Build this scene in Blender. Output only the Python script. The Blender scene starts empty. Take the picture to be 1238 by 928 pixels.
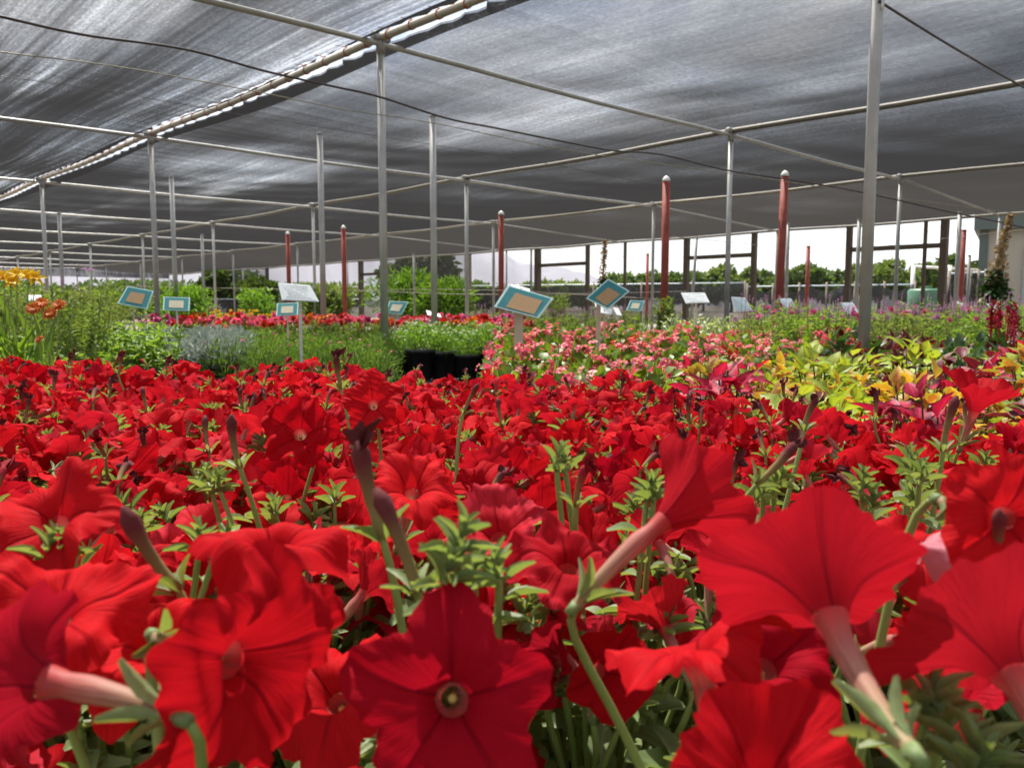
import bpy, math, random
import numpy as np
from mathutils import Vector, Matrix, Quaternion
random.seed(11); rng = np.random.default_rng(11)
sc = bpy.context.scene; COL = sc.collection
PI = math.pi
CAMZ = 0.55; F = 1000.0; HOR = 370.0
PITCH = math.atan((464-HOR)/F)

def ray(x, y):
    X = (x-619)/F; Z = -(y-464)/F
    return Vector((X, math.cos(PITCH)+Z*math.sin(PITCH), -math.sin(PITCH)+Z*math.cos(PITCH)))
def P(x, y, d):
    r = ray(x, y); return Vector((0, 0, CAMZ)) + r*(d/r.y)
def PX(px, d): return ray(px, HOR).x/ray(px, HOR).y*d

# ------------------------------------------------------------------ materials
MATS = {}
def mat(name):
    m = bpy.data.materials.new(name); m.use_nodes = True; m.node_tree.nodes.clear(); MATS[name] = m
    return m, m.node_tree.nodes, m.node_tree.links
def nd(N, t, **kw):
    n = N.new(t)
    for k, v in kw.items():
        if hasattr(n, k): setattr(n, k, v)
        else: n.inputs[k].default_value = v
    return n
def ramp(N, L, src, stops, interp='LINEAR'):
    r = N.new('ShaderNodeValToRGB'); r.color_ramp.interpolation = interp
    e = r.color_ramp.elements
    while len(e) > 1: e.remove(e[-1])
    e[0].position = stops[0][0]; e[0].color = (*stops[0][1], 1)
    for p, c in stops[1:]:
        q = e.new(p); q.color = (*c, 1)
    L.new(src, r.inputs[0]); return r
def mixc(N, L, f, a, b, bt='MIX'):
    m = N.new('ShaderNodeMix'); m.data_type = 'RGBA'; m.blend_type = bt
    for s, v in ((0, f), (6, a), (7, b)):
        if hasattr(v, 'is_linked') or isinstance(v, bpy.types.NodeSocket): L.new(v, m.inputs[s])
        elif isinstance(v, (int, float)): m.inputs[s].default_value = v
        else: m.inputs[s].default_value = (*v, 1)
    return m.outputs[2]
def mth(N, L, op, a, b=None, c=None, clamp=False):
    m = N.new('ShaderNodeMath'); m.operation = op; m.use_clamp = clamp
    for i, v in enumerate((a, b, c)):
        if v is None: continue
        if isinstance(v, bpy.types.NodeSocket): L.new(v, m.inputs[i])
        else: m.inputs[i].default_value = v
    return m.outputs[0]
def out(N, L, sh): o = N.new('ShaderNodeOutputMaterial'); L.new(sh, o.inputs[0]); return o

def plain(name, c, rough=0.6, metal=0.0, var=0.25, scale=18.0, bump=0.0, spec=0.5):
    m, N, L = mat(name)
    tc = N.new('ShaderNodeTexCoord'); no = nd(N, 'ShaderNodeTexNoise', Scale=scale, Detail=6.0)
    L.new(tc.outputs['Object'], no.inputs['Vector'])
    col = mixc(N, L, no.outputs[0], tuple(x*(1-var) for x in c), tuple(min(1, x*(1+var)) for x in c))
    b = nd(N, 'ShaderNodeBsdfPrincipled', Roughness=rough, Metallic=metal); b.inputs['Specular IOR Level'].default_value = spec
    L.new(col, b.inputs['Base Color'])
    if bump:
        bp = nd(N, 'ShaderNodeBump', Strength=bump, Distance=0.01); L.new(no.outputs[0], bp.inputs['Height']); L.new(bp.outputs[0], b.inputs['Normal'])
    out(N, L, b.outputs[0]); return m

def leafmat(name, c1, c2, transl=0.35, rough=0.5, edge=None, edgepos=0.72, vein=None, spec=0.3, sheen=0.0, noise=None, tcol=None):
    """leaf: u across (0.5 mid rib), v along, 'rnd' per leaf"""
    m, N, L = mat(name)
    at = N.new('ShaderNodeAttribute'); at.attribute_name = 'rnd'
    oi = N.new('ShaderNodeObjectInfo')
    tc = N.new('ShaderNodeTexCoord'); uv = N.new('ShaderNodeSeparateXYZ'); L.new(tc.outputs['UV'], uv.inputs[0])
    f = mth(N, L, 'ADD', mth(N, L, 'MULTIPLY', at.outputs['Fac'], 0.75), mth(N, L, 'MULTIPLY', oi.outputs['Random'], 0.25))
    col = mixc(N, L, f, c1, c2)
    du = mth(N, L, 'MULTIPLY', mth(N, L, 'ABSOLUTE', mth(N, L, 'SUBTRACT', uv.outputs[0], 0.5)), 2.0)
    if edge is not None:
        no = nd(N, 'ShaderNodeTexNoise', Scale=60.0, Detail=3.0); L.new(tc.outputs['Object'], no.inputs['Vector'])
        d2 = mth(N, L, 'MAXIMUM', du, mth(N, L, 'MULTIPLY', mth(N, L, 'SUBTRACT', uv.outputs[1], 0.45), 1.7))
        d3 = mth(N, L, 'ADD', d2, mth(N, L, 'MULTIPLY', mth(N, L, 'SUBTRACT', no.outputs[0], 0.5), 0.9))
        e = ramp(N, L, d3, [(edgepos-0.1, (0, 0, 0)), (edgepos+0.08, (1, 1, 1))])
        col = mixc(N, L, e.outputs[0], col, edge)
    # mid rib
    rb = ramp(N, L, du, [(0.0, (1, 1, 1)), (0.12, (0, 0, 0))])
    col = mixc(N, L, mth(N, L, 'MULTIPLY', rb.outputs[0], 0.45), col, vein or tuple(min(1, x*1.7+0.02) for x in c2))
    n2 = nd(N, 'ShaderNodeTexNoise', Scale=140.0, Detail=4.0); L.new(tc.outputs['Object'], n2.inputs['Vector'])
    col = mixc(N, L, 0.55, col, mixc(N, L, n2.outputs[0], (0.45, 0.45, 0.45), (1.0, 1.0, 1.0)), 'MULTIPLY')
    b = nd(N, 'ShaderNodeBsdfPrincipled', Roughness=rough); b.inputs['Specular IOR Level'].default_value = spec
    b.inputs['Sheen Weight'].default_value = sheen; b.inputs['Sheen Roughness'].default_value = 0.4
    L.new(col, b.inputs['Base Color'])
    bp = nd(N, 'ShaderNodeBump', Strength=0.25, Distance=0.002); L.new(n2.outputs[0], bp.inputs['Height']); L.new(bp.outputs[0], b.inputs['Normal'])
    t = N.new('ShaderNodeBsdfTranslucent')
    L.new(mixc(N, L, 1.0, col, tcol or (1.5, 1.45, 0.55), 'MULTIPLY'), t.inputs[0])
    mx = nd(N, 'ShaderNodeMixShader'); mx.inputs[0].default_value = transl
    L.new(b.outputs[0], mx.inputs[1]); L.new(t.outputs[0], mx.inputs[2]); out(N, L, mx.outputs[0]); return m

def petal_red():
    m, N, L = mat('petunia_red_petal')
    tc = N.new('ShaderNodeTexCoord'); uv = N.new('ShaderNodeSeparateXYZ'); L.new(tc.outputs['UV'], uv.inputs[0])
    oi = N.new('ShaderNodeObjectInfo')
    u5 = mth(N, L, 'FRACT', mth(N, L, 'MULTIPLY', uv.outputs[0], 5.0))
    dm = mth(N, L, 'ABSOLUTE', mth(N, L, 'SUBTRACT', u5, 0.5))          # 0.5 at lobe middle (u*5 integer)
    dm = mth(N, L, 'SUBTRACT', 0.5, dm)                                    # 0 at lobe middle
    # radial vein lines : thin noise in u, long in v
    cmb = N.new('ShaderNodeCombineXYZ'); L.new(mth(N, L, 'MULTIPLY', uv.outputs[0], 110.0), cmb.inputs[0])
    L.new(mth(N, L, 'MULTIPLY', uv.outputs[1], 2.2), cmb.inputs[1]); L.new(mth(N, L, 'MULTIPLY', oi.outputs['Random'], 30.0), cmb.inputs[2])
    nv = nd(N, 'ShaderNodeTexNoise', Scale=1.0, Detail=5.0, Distortion=0.5); L.new(cmb.outputs[0], nv.inputs['Vector'])
    no = nd(N, 'ShaderNodeTexNoise', Scale=45.0, Detail=5.0); L.new(tc.outputs['Object'], no.inputs['Vector'])
    hr = mth(N, L, 'FRACT', mth(N, L, 'MULTIPLY', oi.outputs['Random'], 7.31))
    base = mixc(N, L, oi.outputs['Random'], (0.44, 0.004, 0.010), (0.72, 0.016, 0.020))
    base = mixc(N, L, ramp(N, L, hr, [(0.80, (0, 0, 0)), (0.90, (.8, .8, .8))]).outputs[0], base, (0.34, 0.003, 0.019))
    age = ramp(N, L, hr, [(0.06, (.45, .45, .45)), (0.12, (0, 0, 0))])
    base = mixc(N, L, mth(N, L, 'MULTIPLY', age.outputs[0], uv.outputs[1]), base, (0.70, 0.10, 0.16))
    base = mixc(N, L, mth(N, L, 'MULTIPLY', no.outputs[0], 0.5), base, (0.30, 0.002, 0.008))
    vn = ramp(N, L, nv.outputs[0], [(0.40, (1, 1, 1)), (0.50, (0, 0, 0))])
    base = mixc(N, L, mth(N, L, 'MULTIPLY', vn.outputs[0], 0.32), base, (0.36, 0.003, 0.012))
    w = mth(N, L, 'ADD', 0.012, mth(N, L, 'MULTIPLY', mth(N, L, 'SUBTRACT', 1.0, uv.outputs[1]), 0.035))
    ln = mth(N, L, 'LESS_THAN', dm, w)
    lnf = mth(N, L, 'MULTIPLY', ln, mth(N, L, 'MULTIPLY', mth(N, L, 'SUBTRACT', 1.05, uv.outputs[1]), 0.6))
    base = mixc(N, L, lnf, base, (0.11, 0.002, 0.012))
    th = ramp(N, L, uv.outputs[1], [(0.0, (1, 1, 1)), (0.10, (0.85, 0.85, 0.85)), (0.2, (0, 0, 0))])
    base = mixc(N, L, th.outputs[0], base, (0.16, 0.012, 0.02))
    geo = N.new('ShaderNodeNewGeometry')
    bk = mixc(N, L, 0.08, base, (0.62, 0.07, 0.12))
    col = mixc(N, L, geo.outputs['Backfacing'], base, bk)
    b = nd(N, 'ShaderNodeBsdfPrincipled', Roughness=0.62); b.inputs['Specular IOR Level'].default_value = 0.05
    
    L.new(col, b.inputs['Base Color'])
    n4 = nd(N, 'ShaderNodeTexNoise', Scale=900.0, Detail=2.0); L.new(tc.outputs['Object'], n4.inputs['Vector'])
    rdg = mth(N, L, 'MULTIPLY', mth(N, L, 'SUBTRACT', 1.0, mth(N, L, 'MINIMUM', mth(N, L, 'DIVIDE', dm, 0.07), 1.0)), -1.1)
    hh = mth(N, L, 'ADD', mth(N, L, 'ADD', mth(N, L, 'MULTIPLY', nv.outputs[0], 0.9), mth(N, L, 'MULTIPLY', n4.outputs[0], .12)), mth(N, L, 'ADD', no.outputs[0], rdg))
    bp = nd(N, 'ShaderNodeBump', Strength=0.8, Distance=0.0013); L.new(hh, bp.inputs['Height']); L.new(bp.outputs[0], b.inputs['Normal'])
    t = N.new('ShaderNodeBsdfTranslucent'); L.new(bp.outputs[0], t.inputs[1]); L.new(mixc(N, L, 1.0, col, (1.2, 1.1, 1.1), 'MULTIPLY'), t.inputs[0])
    mx = N.new('ShaderNodeMixShader'); mx.inputs[0].default_value = 0.36
    L.new(b.outputs[0], mx.inputs[1]); L.new(t.outputs[0], mx.inputs[2]); out(N, L, mx.outputs[0]); return m

def tube_mat():
    m, N, L = mat('petunia_tube')
    tc = N.new('ShaderNodeTexCoord'); uv = N.new('ShaderNodeSeparateXYZ'); L.new(tc.outputs['UV'], uv.inputs[0])
    cmb = N.new('ShaderNodeCombineXYZ'); L.new(mth(N, L, 'MULTIPLY', uv.outputs[0], 26.0), cmb.inputs[0]); L.new(mth(N, L, 'MULTIPLY', uv.outputs[1], 3.0), cmb.inputs[1])
    nv = nd(N, 'ShaderNodeTexNoise', Scale=1.0, Detail=4.0); L.new(cmb.outputs[0], nv.inputs['Vector'])
    g = ramp(N, L, uv.outputs[1], [(0.0, (0.40, 0.34, 0.15)), (0.45, (0.50, 0.27, 0.18)), (0.75, (0.52, 0.14, 0.11)), (0.97, (0.52, 0.02, 0.025)), (1.0, (0.52, 0.008, 0.013))])
    c = mixc(N, L, ramp(N, L, nv.outputs[0], [(0.42, (0.6, 0.6, 0.6)), (0.55, (0, 0, 0))]).outputs[0], g.outputs[0], (0.26, 0.06, 0.05))
    b = nd(N, 'ShaderNodeBsdfPrincipled', Roughness=0.6); L.new(c, b.inputs['Base Color']); b.inputs['Sheen Weight'].default_value = 0.12
    t = N.new('ShaderNodeBsdfTranslucent'); L.new(c, t.inputs[0])
    mx = N.new('ShaderNodeMixShader'); mx.inputs[0].default_value = 0.3
    L.new(b.outputs[0], mx.inputs[1]); L.new(t.outputs[0], mx.inputs[2]); out(N, L, mx.outputs[0]); return m

def bud_mat(name, tip, base):
    m, N, L = mat(name)
    tc = N.new('ShaderNodeTexCoord'); uv = N.new('ShaderNodeSeparateXYZ'); L.new(tc.outputs['UV'], uv.inputs[0])
    no = nd(N, 'ShaderNodeTexNoise', Scale=120.0, Detail=4.0); L.new(tc.outputs['Object'], no.inputs['Vector'])
    v = mth(N, L, 'ADD', uv.outputs[1], mth(N, L, 'MULTIPLY', mth(N, L, 'SUBTRACT', no.outputs[0], 0.5), 0.25))
    g = ramp(N, L, v, [(0.0, base), (0.5, tuple((a+b)/2 for a, b in zip(base, tip))), (0.78, tip), (1.0, tuple(x*0.8 for x in tip))])
    b = nd(N, 'ShaderNodeBsdfPrincipled', Roughness=0.8); L.new(g.outputs[0], b.inputs['Base Color']); b.inputs['Specular IOR Level'].default_value = 0.2
    bp = nd(N, 'ShaderNodeBump', Strength=0.5, Distance=0.002); L.new(no.outputs[0], bp.inputs['Height']); L.new(bp.outputs[0], b.inputs['Normal'])
    out(N, L, b.outputs[0]); return m

M_RED = petal_red(); M_TUBE = tube_mat()
M_BUD = bud_mat('bud_dark', (0.115, 0.022, 0.024), (0.24, 0.20, 0.07))
M_BUD2 = bud_mat('bud_red', (0.28, 0.010, 0.02), (0.20, 0.16, 0.06))
M_PLEAF = leafmat('petunia_leaf', (0.17, 0.25, 0.09), (0.30, 0.38, 0.17), 0.36, 0.5, spec=0.35, sheen=0.05)
M_PSTEM = plain('petunia_stem', (0.20, 0.27, 0.07), 0.5)
M_POT = plain('black_plastic_pot', (0.012, 0.012, 0.013), 0.45, var=0.3)
M_SOIL = plain('potting_soil', (0.05, 0.032, 0.022), 0.95, scale=90, bump=0.8)
M_GALV = plain('galvanised_steel', (0.42, 0.42, 0.40), 0.45, 0.4, var=0.28, scale=9)
M_GALVD = plain('weathered_steel', (0.31, 0.315, 0.30), 0.55, 0.3, var=0.35, scale=11)
M_REDP = plain('rusty_red_paint', (0.27, 0.045, 0.028), 0.65, var=0.6, scale=9, bump=0.3)
M_CAP = plain('white_cap', (0.75, 0.74, 0.70), 0.4)
M_WOOD = plain('dark_weathered_timber', (0.085, 0.066, 0.048), 0.85, var=0.45, scale=22, bump=0.4)
M_WOODL = plain('grey_timber', (0.20, 0.16, 0.13), 0.85, var=0.4, scale=22, bump=0.4)
M_HOSE = plain('black_poly_pipe', (0.055, 0.040, 0.042), 0.4, scale=40)
M_WIRE = plain('galvanised_wire', (0.30, 0.27, 0.2), 0.5, 0.5)
M_TIE = plain('orange_twine', (0.42, 0.13, 0.07), 0.8)
M_TEAL = plain('teal_card', (0.02, 0.20, 0.22), 0.45, var=0.25, scale=60)
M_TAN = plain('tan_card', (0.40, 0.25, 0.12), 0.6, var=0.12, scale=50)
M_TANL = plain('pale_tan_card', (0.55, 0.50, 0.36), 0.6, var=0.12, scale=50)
M_CARDW = plain('white_card', (0.72, 0.77, 0.78), 0.3, var=0.08)
M_CARDB = plain('pale_blue_card', (0.42, 0.52, 0.58), 0.35, var=0.15, scale=40)
M_EDGE = plain('card_edge', (0.55, 0.75, 0.74), 0.4, var=0.05)
M_INK = plain('grey_ink', (0.25, 0.27, 0.28), 0.6)
M_STAKE = plain('pale_stake', (0.55, 0.45, 0.35), 0.6)
M_STAKEW = plain('white_stake', (0.7, 0.68, 0.62), 0.6)

# ------------------------------------------------------------------ mesh builder
class MB:
    def __init__(s): s.v = []; s.f = []; s.uv = []; s.r = []; s.m = []; s.n = 0
    def add(s, v, f, uv=None, r=None, m=0):
        v = np.asarray(v, float).reshape(-1, 3); f = np.asarray(f, int).reshape(-1, 4)
        s.v.append(v); s.f.append(f+s.n); s.uv.append(np.zeros((len(v), 2)) if uv is None else np.asarray(uv, float))
        s.r.append(np.full(len(v), 0.5) if r is None else np.asarray(r, float)*np.ones(len(v)))
        s.m.append(np.full(len(f), m, int)); s.n += len(v); return s
    def box(s, c, sz, m=0, R=None):
        c = np.array(c, float); h = np.array(sz, float)/2
        v = np.array([[x, y, z] for x in (-1, 1) for y in (-1, 1) for z in (-1, 1)], float)*h
        if R is not None: v = v @ np.array(R).T
        f = [[0, 1, 3, 2], [4, 6, 7, 5], [0, 4, 5, 1], [2, 3, 7, 6], [0, 2, 6, 4], [1, 5, 7, 3]]
        s.add(v+c, f, m=m); return s
    def tube(s, pts, rad, n=8, m=0, caps=True, r=None, twist=0):
        pts = np.array([tuple(p) for p in pts], float); k = len(pts); rad = np.ones(k)*np.array(rad, float)
        T = np.gradient(pts, axis=0); T /= np.linalg.norm(T, axis=1)[:, None]+1e-12
        a = np.array([0, 0, 1.0]) if abs(T[0][2]) < 0.9 else np.array([1.0, 0, 0])
        V = []; UV = []; L = np.concatenate([[0], np.cumsum(np.linalg.norm(np.diff(pts, axis=0), axis=1))]); L /= max(L[-1], 1e-9)
        ang = np.arange(n)*2*PI/n
        for i in range(k):
            x = np.cross(T[i], a); x /= np.linalg.norm(x)+1e-12; y = np.cross(T[i], x); a = -np.cross(T[i], x) if False else a
            V.append(pts[i]+rad[i]*(np.cos(ang)[:, None]*x+np.sin(ang)[:, None]*y)); UV.append(np.stack([ang/(2*PI), np.full(n, L[i])], 1))
        V = np.concatenate(V); UV = np.concatenate(UV)
        f = [[i*n+j, i*n+(j+1) % n, (i+1)*n+(j+1) % n, (i+1)*n+j] for i in range(k-1) for j in range(n)]
        if caps:
            V = np.concatenate([V, pts[:1], pts[-1:]]); UV = np.concatenate([UV, [[0, 0]], [[0, 1]]])
            b = k*n
            for j in range(0, n, 2):
                f.append([b, (j+2) % n, (j+1) % n, j]); o = (k-1)*n; f.append([b+1, o+j, o+(j+1) % n, o+(j+2) % n])
        s.add(V, f, UV, r, m); return s
    def build(s, name, mats, parent=None, loc=None, smooth=True):
        me = bpy.data.meshes.new(name)
        v = np.concatenate(s.v); f = np.concatenate(s.f); uv = np.concatenate(s.uv); r = np.concatenate(s.r); mi = np.concatenate(s.m)
        me.vertices.add(len(v)); me.vertices.foreach_set('co', v.ravel())
        me.loops.add(len(f)*4); me.loops.foreach_set('vertex_index', f.ravel())
        me.polygons.add(len(f)); me.polygons.foreach_set('loop_start', np.arange(len(f))*4); me.polygons.foreach_set('loop_total', np.full(len(f), 4))
        me.polygons.foreach_set('material_index', mi); me.polygons.foreach_set('use_smooth', np.full(len(f), smooth))
        l = me.uv_layers.new(name='UVMap'); l.data.foreach_set('uv', uv[f.ravel()].ravel())
        a = me.attributes.new('rnd', 'FLOAT', 'POINT'); a.data.foreach_set('value', r)
        me.update(calc_edges=True)
        if not isinstance(mats, (list, tuple)): mats = [mats]
        for m in mats: me.materials.append(m)
        return link(name, me, parent, loc)
def link(name, me, parent=None, loc=None):
    o = bpy.data.objects.new(name, me); COL.objects.link(o)
    if parent: o.parent = parent
    if loc is not None: o.location = loc
    return o
def tag(o, label=None, cat=None, group=None, kind=None):
    if label: o['label'] = label
    if cat: o['category'] = cat
    if group: o['group'] = group
    if kind: o['kind'] = kind
    return o
def empty(name, loc=(0, 0, 0), rz=0):
    o = link(name, None, None, loc); o.rotation_euler = (0, 0, rz); o.empty_display_size = 0.05; return o
def copy_tree(o, parent=None):
    c = o.copy(); COL.objects.link(c); c.parent = parent
    for ch in KIDS.get(o.name, list(o.children)): copy_tree(ch, c)
    return c
KIDS = {}
def remember(o):
    KIDS[o.name] = list(o.children)
    for c in o.children: remember(c)

# leaf template -------------------------------------------------------------
def leaf_tpl(nseg=4, shape='oval', fold=0.25, curl=0.35, wave=0.0, cols=3):
    t = np.linspace(0, 1, nseg+1)
    w = {'oval': np.sin(PI*t**0.85)**0.8, 'round': np.sqrt(np.clip(1-(2*t-1)**2, 0, 1)), 'lance': np.sin(PI*t**0.7)**1.0*(1-0.15*t),
         'blade': (1-t)**0.55, 'heart': np.sin(PI*t**0.55)**0.75, 'spoon': np.sin(PI*t**1.25)**0.9}[shape].copy()
    w[0] = max(w[0], 0.08); w[-1] = 0.34 if shape == 'spoon' else 0.03
    s = np.linspace(-1, 1, cols)
    V = []; UV = []
    for i, tt in enumerate(t):
        for ss in s:
            x = ss*w[i]*0.5; z = fold*abs(ss)*w[i]*0.5 - curl*tt*tt
            z += wave*math.sin(tt*14+ss*2)*abs(ss)*w[i]
            V.append((x, tt, z)); UV.append((0.5+ss*0.5, tt))
    f = [[i*cols+j, i*cols+j+1, (i+1)*cols+j+1, (i+1)*cols+j] for i in range(nseg) for j in range(cols-1)]
    return np.array(V), np.array(f), np.array(UV)
def put_leaves(mb, tpl, base, dirs, ups, length, width, r=None, m=0):
    """base,dirs,ups Nx3 ; template x=width y=length z=normal"""
    V, f, UV = tpl; base = np.atleast_2d(base); N = len(base)
    d = np.atleast_2d(dirs).astype(float); d = d/np.linalg.norm(d, axis=1)[:, None]
    x = np.cross(d, ups); x = x/(np.linalg.norm(x, axis=1)[:, None]+1e-9); z = np.cross(x, d)
    L = np.ones(N)*length; W = np.ones(N)*width
    pts = base[:, None]+V[None, :, 0:1]*W[:, None, None]*x[:, None]+V[None, :, 1:2]*L[:, None, None]*d[:, None]+V[None, :, 2:3]*L[:, None, None]*z[:, None]
    k = len(V); ff = (f[None]+(np.arange(N)*k)[:, None, None]).reshape(-1, 4)
    rr = rng.random(N) if r is None else np.ones(N)*r
    mb.add(pts.reshape(-1, 3), ff, np.tile(UV, (N, 1)), np.repeat(rr, k), m)
def rnd_dirs(n, zmin=-0.2, zmax=1.0):
    a = rng.random(n)*2*PI; z = rng.uniform(zmin, zmax, n); r = np.sqrt(np.clip(1-z*z, 0, 1)); return np.stack([r*np.cos(a), r*np.sin(a), z], 1)
def jit(v, s): v = v+rng.normal(0, s, v.shape); return v/np.linalg.norm(v, axis=1)[:, None]

# ------------------------------------------------------------------ petunia
def corolla(R=0.037, nt=60, nr=11, seed=0, droop=0.15, ruffle=0.08, bend=0.1, bend_a=0.0, fold=0.0, tube_len=0.042, tube_bend=0.010, cup=0.25, close=0.0, point=0.06, notch=0.16, crump=0.05):
    rs = np.random.default_rng(seed); th = np.arange(nt)*2*PI/nt
    rr = np.linspace(0.16, 1, nr)
    ph = rs.random(4)*2*PI; lob = rs.uniform(0.90, 1.08, 5); ldr = rs.uniform(-0.5, 1.2, 5)
    lw = np.zeros(nt); ld = np.zeros(nt)
    for k in range(5):
        c = np.clip(np.cos((th-k*2*PI/5)), -1, 1); g = np.exp(-((np.arccos(c))/(0.42))**2); lw += lob[k]*g; ld += ldr[k]*g
    nrm = sum(np.exp(-((np.arccos(np.clip(np.cos(th-k*2*PI/5), -1, 1)))/0.42)**2) for k in range(5)); lw /= nrm
    c25 = np.abs(np.cos(2.5*th))
    out_r = lw*(0.97-notch+notch*c25**0.95+point*c25**6)+0.022*np.sin(17*th+ph[0])*rs.uniform(0.3, 1)+0.015*np.sin(29*th+ph[1])
    CR = [(rs.normal(0, f_), rs.normal(0, f_), rs.random()*6.28, a_) for f_, a_ in ((2.5, 1.4), (3.5, 1.2), (6, .6), (8, .45), (14, .2))]
    V = []; UV = []
    for i, q in enumerate(rr):
        rad = q*(1+(out_r-1)*q**1.5)
        z = -0.42*np.exp(-q/0.16)*1.6 + cup*q - droop*q**2.4*(1+ld) - 0.035*q*(c25**10)*1.2
        z = z + ruffle*(q**2.2*np.sin(5*th+ph[2])*0.6+q**4*np.sin(11*th+ph[3]+2*np.sin(2*th))*0.5+0.28*q**7*np.sin(23*th+ph[1]+3*np.sin(3*th))) + 0.05*q**1.5*(1-q*.5)*(1-c25)*(ruffle > 0)
        z = z + bend*q**2*np.cos(th-bend_a)
        if crump:
            cz = 0
            for kx, ky, kp, ka in CR: cz = cz+ka*np.sin(kx*rad*np.cos(th)+ky*rad*np.sin(th)+kp)
            z = z+crump*q**1.3*cz
        if fold: z = z + fold*np.abs(np.sin(th-bend_a))**1.5*q**1.6
        x = rad*np.cos(th); y = rad*np.sin(th)
        if close: s = 1-close*q; x, y, z = x*s, y*s, z+close*q*0.9
        V.append(np.stack([x, y, z], 1)*R); UV.append(np.stack([th/(2*PI), np.full(nt, q)], 1))
    ring0 = V[0].copy(); V = np.concatenate(V); UV = np.concatenate(UV)
    f = [[i*nt+j, i*nt+(j+1) % nt, (i+1)*nt+(j+1) % nt, (i+1)*nt+j] for i in range(nr-1) for j in range(nt)]
    UV2 = UV.copy()
    mb = MB()
    # split seam for uv
    V = V.reshape(nr, nt, 3); V = np.concatenate([V, V[:, :1]], 1).reshape(-1, 3); UV = UV.reshape(nr, nt, 2)
    last = UV[:, :1].copy(); last[..., 0] = 1.0; UV = np.concatenate([UV, last], 1).reshape(-1, 2); n1 = nt+1
    f = [[i*n1+j, (i+1)*n1+j, (i+1)*n1+j+1, i*n1+j+1] for i in range(nr-1) for j in range(nt)]
    mb.add(V, f, UV, rs.random())
    # tube
    z0 = ring0[:, 2].mean(); r0 = np.linalg.norm(ring0[:, :2], axis=1).mean()
    ba = rs.random()*2*PI; k = 15; ts = np.linspace(0, 1, k); n = 12
    rad = r0*1.0*(1-ts)**1.3*0.45+0.0042*(1-0.45*ts)+ (r0*0.55-0.0)*(ts < 0.01)
    rad = np.interp(ts, [0, 0.14, 0.3, 0.5, 0.8, 1], [r0*1.0, r0*0.72, .0046, 0.0038, 0.0028, 0.0025])
    pts = np.stack([tube_bend*ts**2*math.cos(ba), tube_bend*ts**2*math.sin(ba), z0-ts*tube_len], 1)
    mt = MB(); mt.tube(pts[::-1], rad[::-1], n=n, m=1, caps=False)
    mb.add(mt.v[0], mt.f[0], mt.uv[0], 0.5, 1)
    # flat throat disc with stamens
    mb.tube([(0, 0, z0-0.012), (0, 0, z0-0.004)], [0.0012, 0.0018], 6, 2)
    return mb, Vector(pts[-1]), Vector(pts[-1]-pts[-2]).normalized()
M_STAMEN = plain('pale_stamen', (0.55, 0.42, 0.12), 0.6)
TPL_SEPAL = leaf_tpl(4, 'spoon', 0.3, 0.25)
TPL_PL = leaf_tpl(6, 'spoon', 0.35, 0.35, cols=5)
TPL_PS = leaf_tpl(4, 'spoon', 0.45, 0.25)
def calyx(mb, p, d, L=0.017, n=5, m=0, spread=0.5):
    d = np.array(d); d = d/np.linalg.norm(d); a = np.array([0, 0, 1.0]) if abs(d[2]) < 0.9 else np.array([1.0, 0, 0])
    x = np.cross(d, a); x /= np.linalg.norm(x); y = np.cross(d, x); an = np.arange(n)*2*PI/n+rng.random()
    rad = np.cos(an)[:, None]*x+np.sin(an)[:, None]*y
    put_leaves(mb, TPL_SEPAL, np.array(p)+rad*0.0022, d*(1-spread)+rad*spread, rad*-(1-spread)+d*spread, L*rng.uniform(0.85, 1.15, n), 0.0048*L/0.017, m=m)
FLOW = []
for i in range(18):
    a = rng.random()*2*PI
    mb, tp, td = corolla(R=rng.uniform(0.029, 0.038), nt=50, nr=9, seed=i, crump=rng.uniform(.06, .14), notch=rng.uniform(.1, .26), point=rng.uniform(0, .12), droop=rng.uniform(-0.02, 0.65), ruffle=rng.uniform(0.09, 0.2), bend=rng.uniform(0, 0.35), bend_a=a,
                         fold=rng.choice([0, 0, 0.3, 0.5]), cup=rng.uniform(0.1, 0.55), close=rng.choice([0, 0, 0, 0.2]))
    o = mb.build('flower', [M_RED, M_TUBE, M_STAMEN]); me = o.data; bpy.data.objects.remove(o)
    cb = MB(); calyx(cb, tp-td*0.001, -td*1.0, spread=0.35)
    cb.tube([tp, tp+td*0.006], [0.003, 0.0024], 6)
    o = cb.build('calyx', M_PLEAF); ce = o.data; bpy.data.objects.remove(o)
    FLOW.append((me, ce, tp, td))
BUDS = []
for i in range(6):
    mb = MB(); L = rng.uniform(0.026, 0.043); k = 9; ts = np.linspace(0, 1, k); b = rng.uniform(-0.012, 0.012)
    pts = np.stack([b*ts**2, 0*ts, L*ts], 1)
    rad = np.interp(ts, [0, 0.2, 0.6, 0.82, 0.95, 1], [0.0020, 0.0022, 0.0026, 0.0036, 0.0034, 0.0010])
    mb.tube(pts, rad*(1+rng.normal(0, 0.06, k)), 9, 0)
    if i % 2:  # wilted ragged tip
        tip = pts[-1]; put_leaves(mb, TPL_PS, np.repeat([tip-np.array([0, 0, .004])], 5, 0), jit(np.repeat([[0.2, 0, 0.8]], 5, 0), 0.6), rnd_dirs(5), rng.uniform(0.008, 0.014, 5), 0.007, m=0)
        mb.uv[-1][:] = [[0.5, 0.95]]
    calyx(mb, (0, 0, -0.001), (0, 0, 1), 0.014, 5, 1, spread=0.45)
    o = mb.build('bud', [M_BUD if i % 3 else M_BUD2, M_PLEAF]); BUDS.append(o.data); bpy.data.objects.remove(o)

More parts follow.
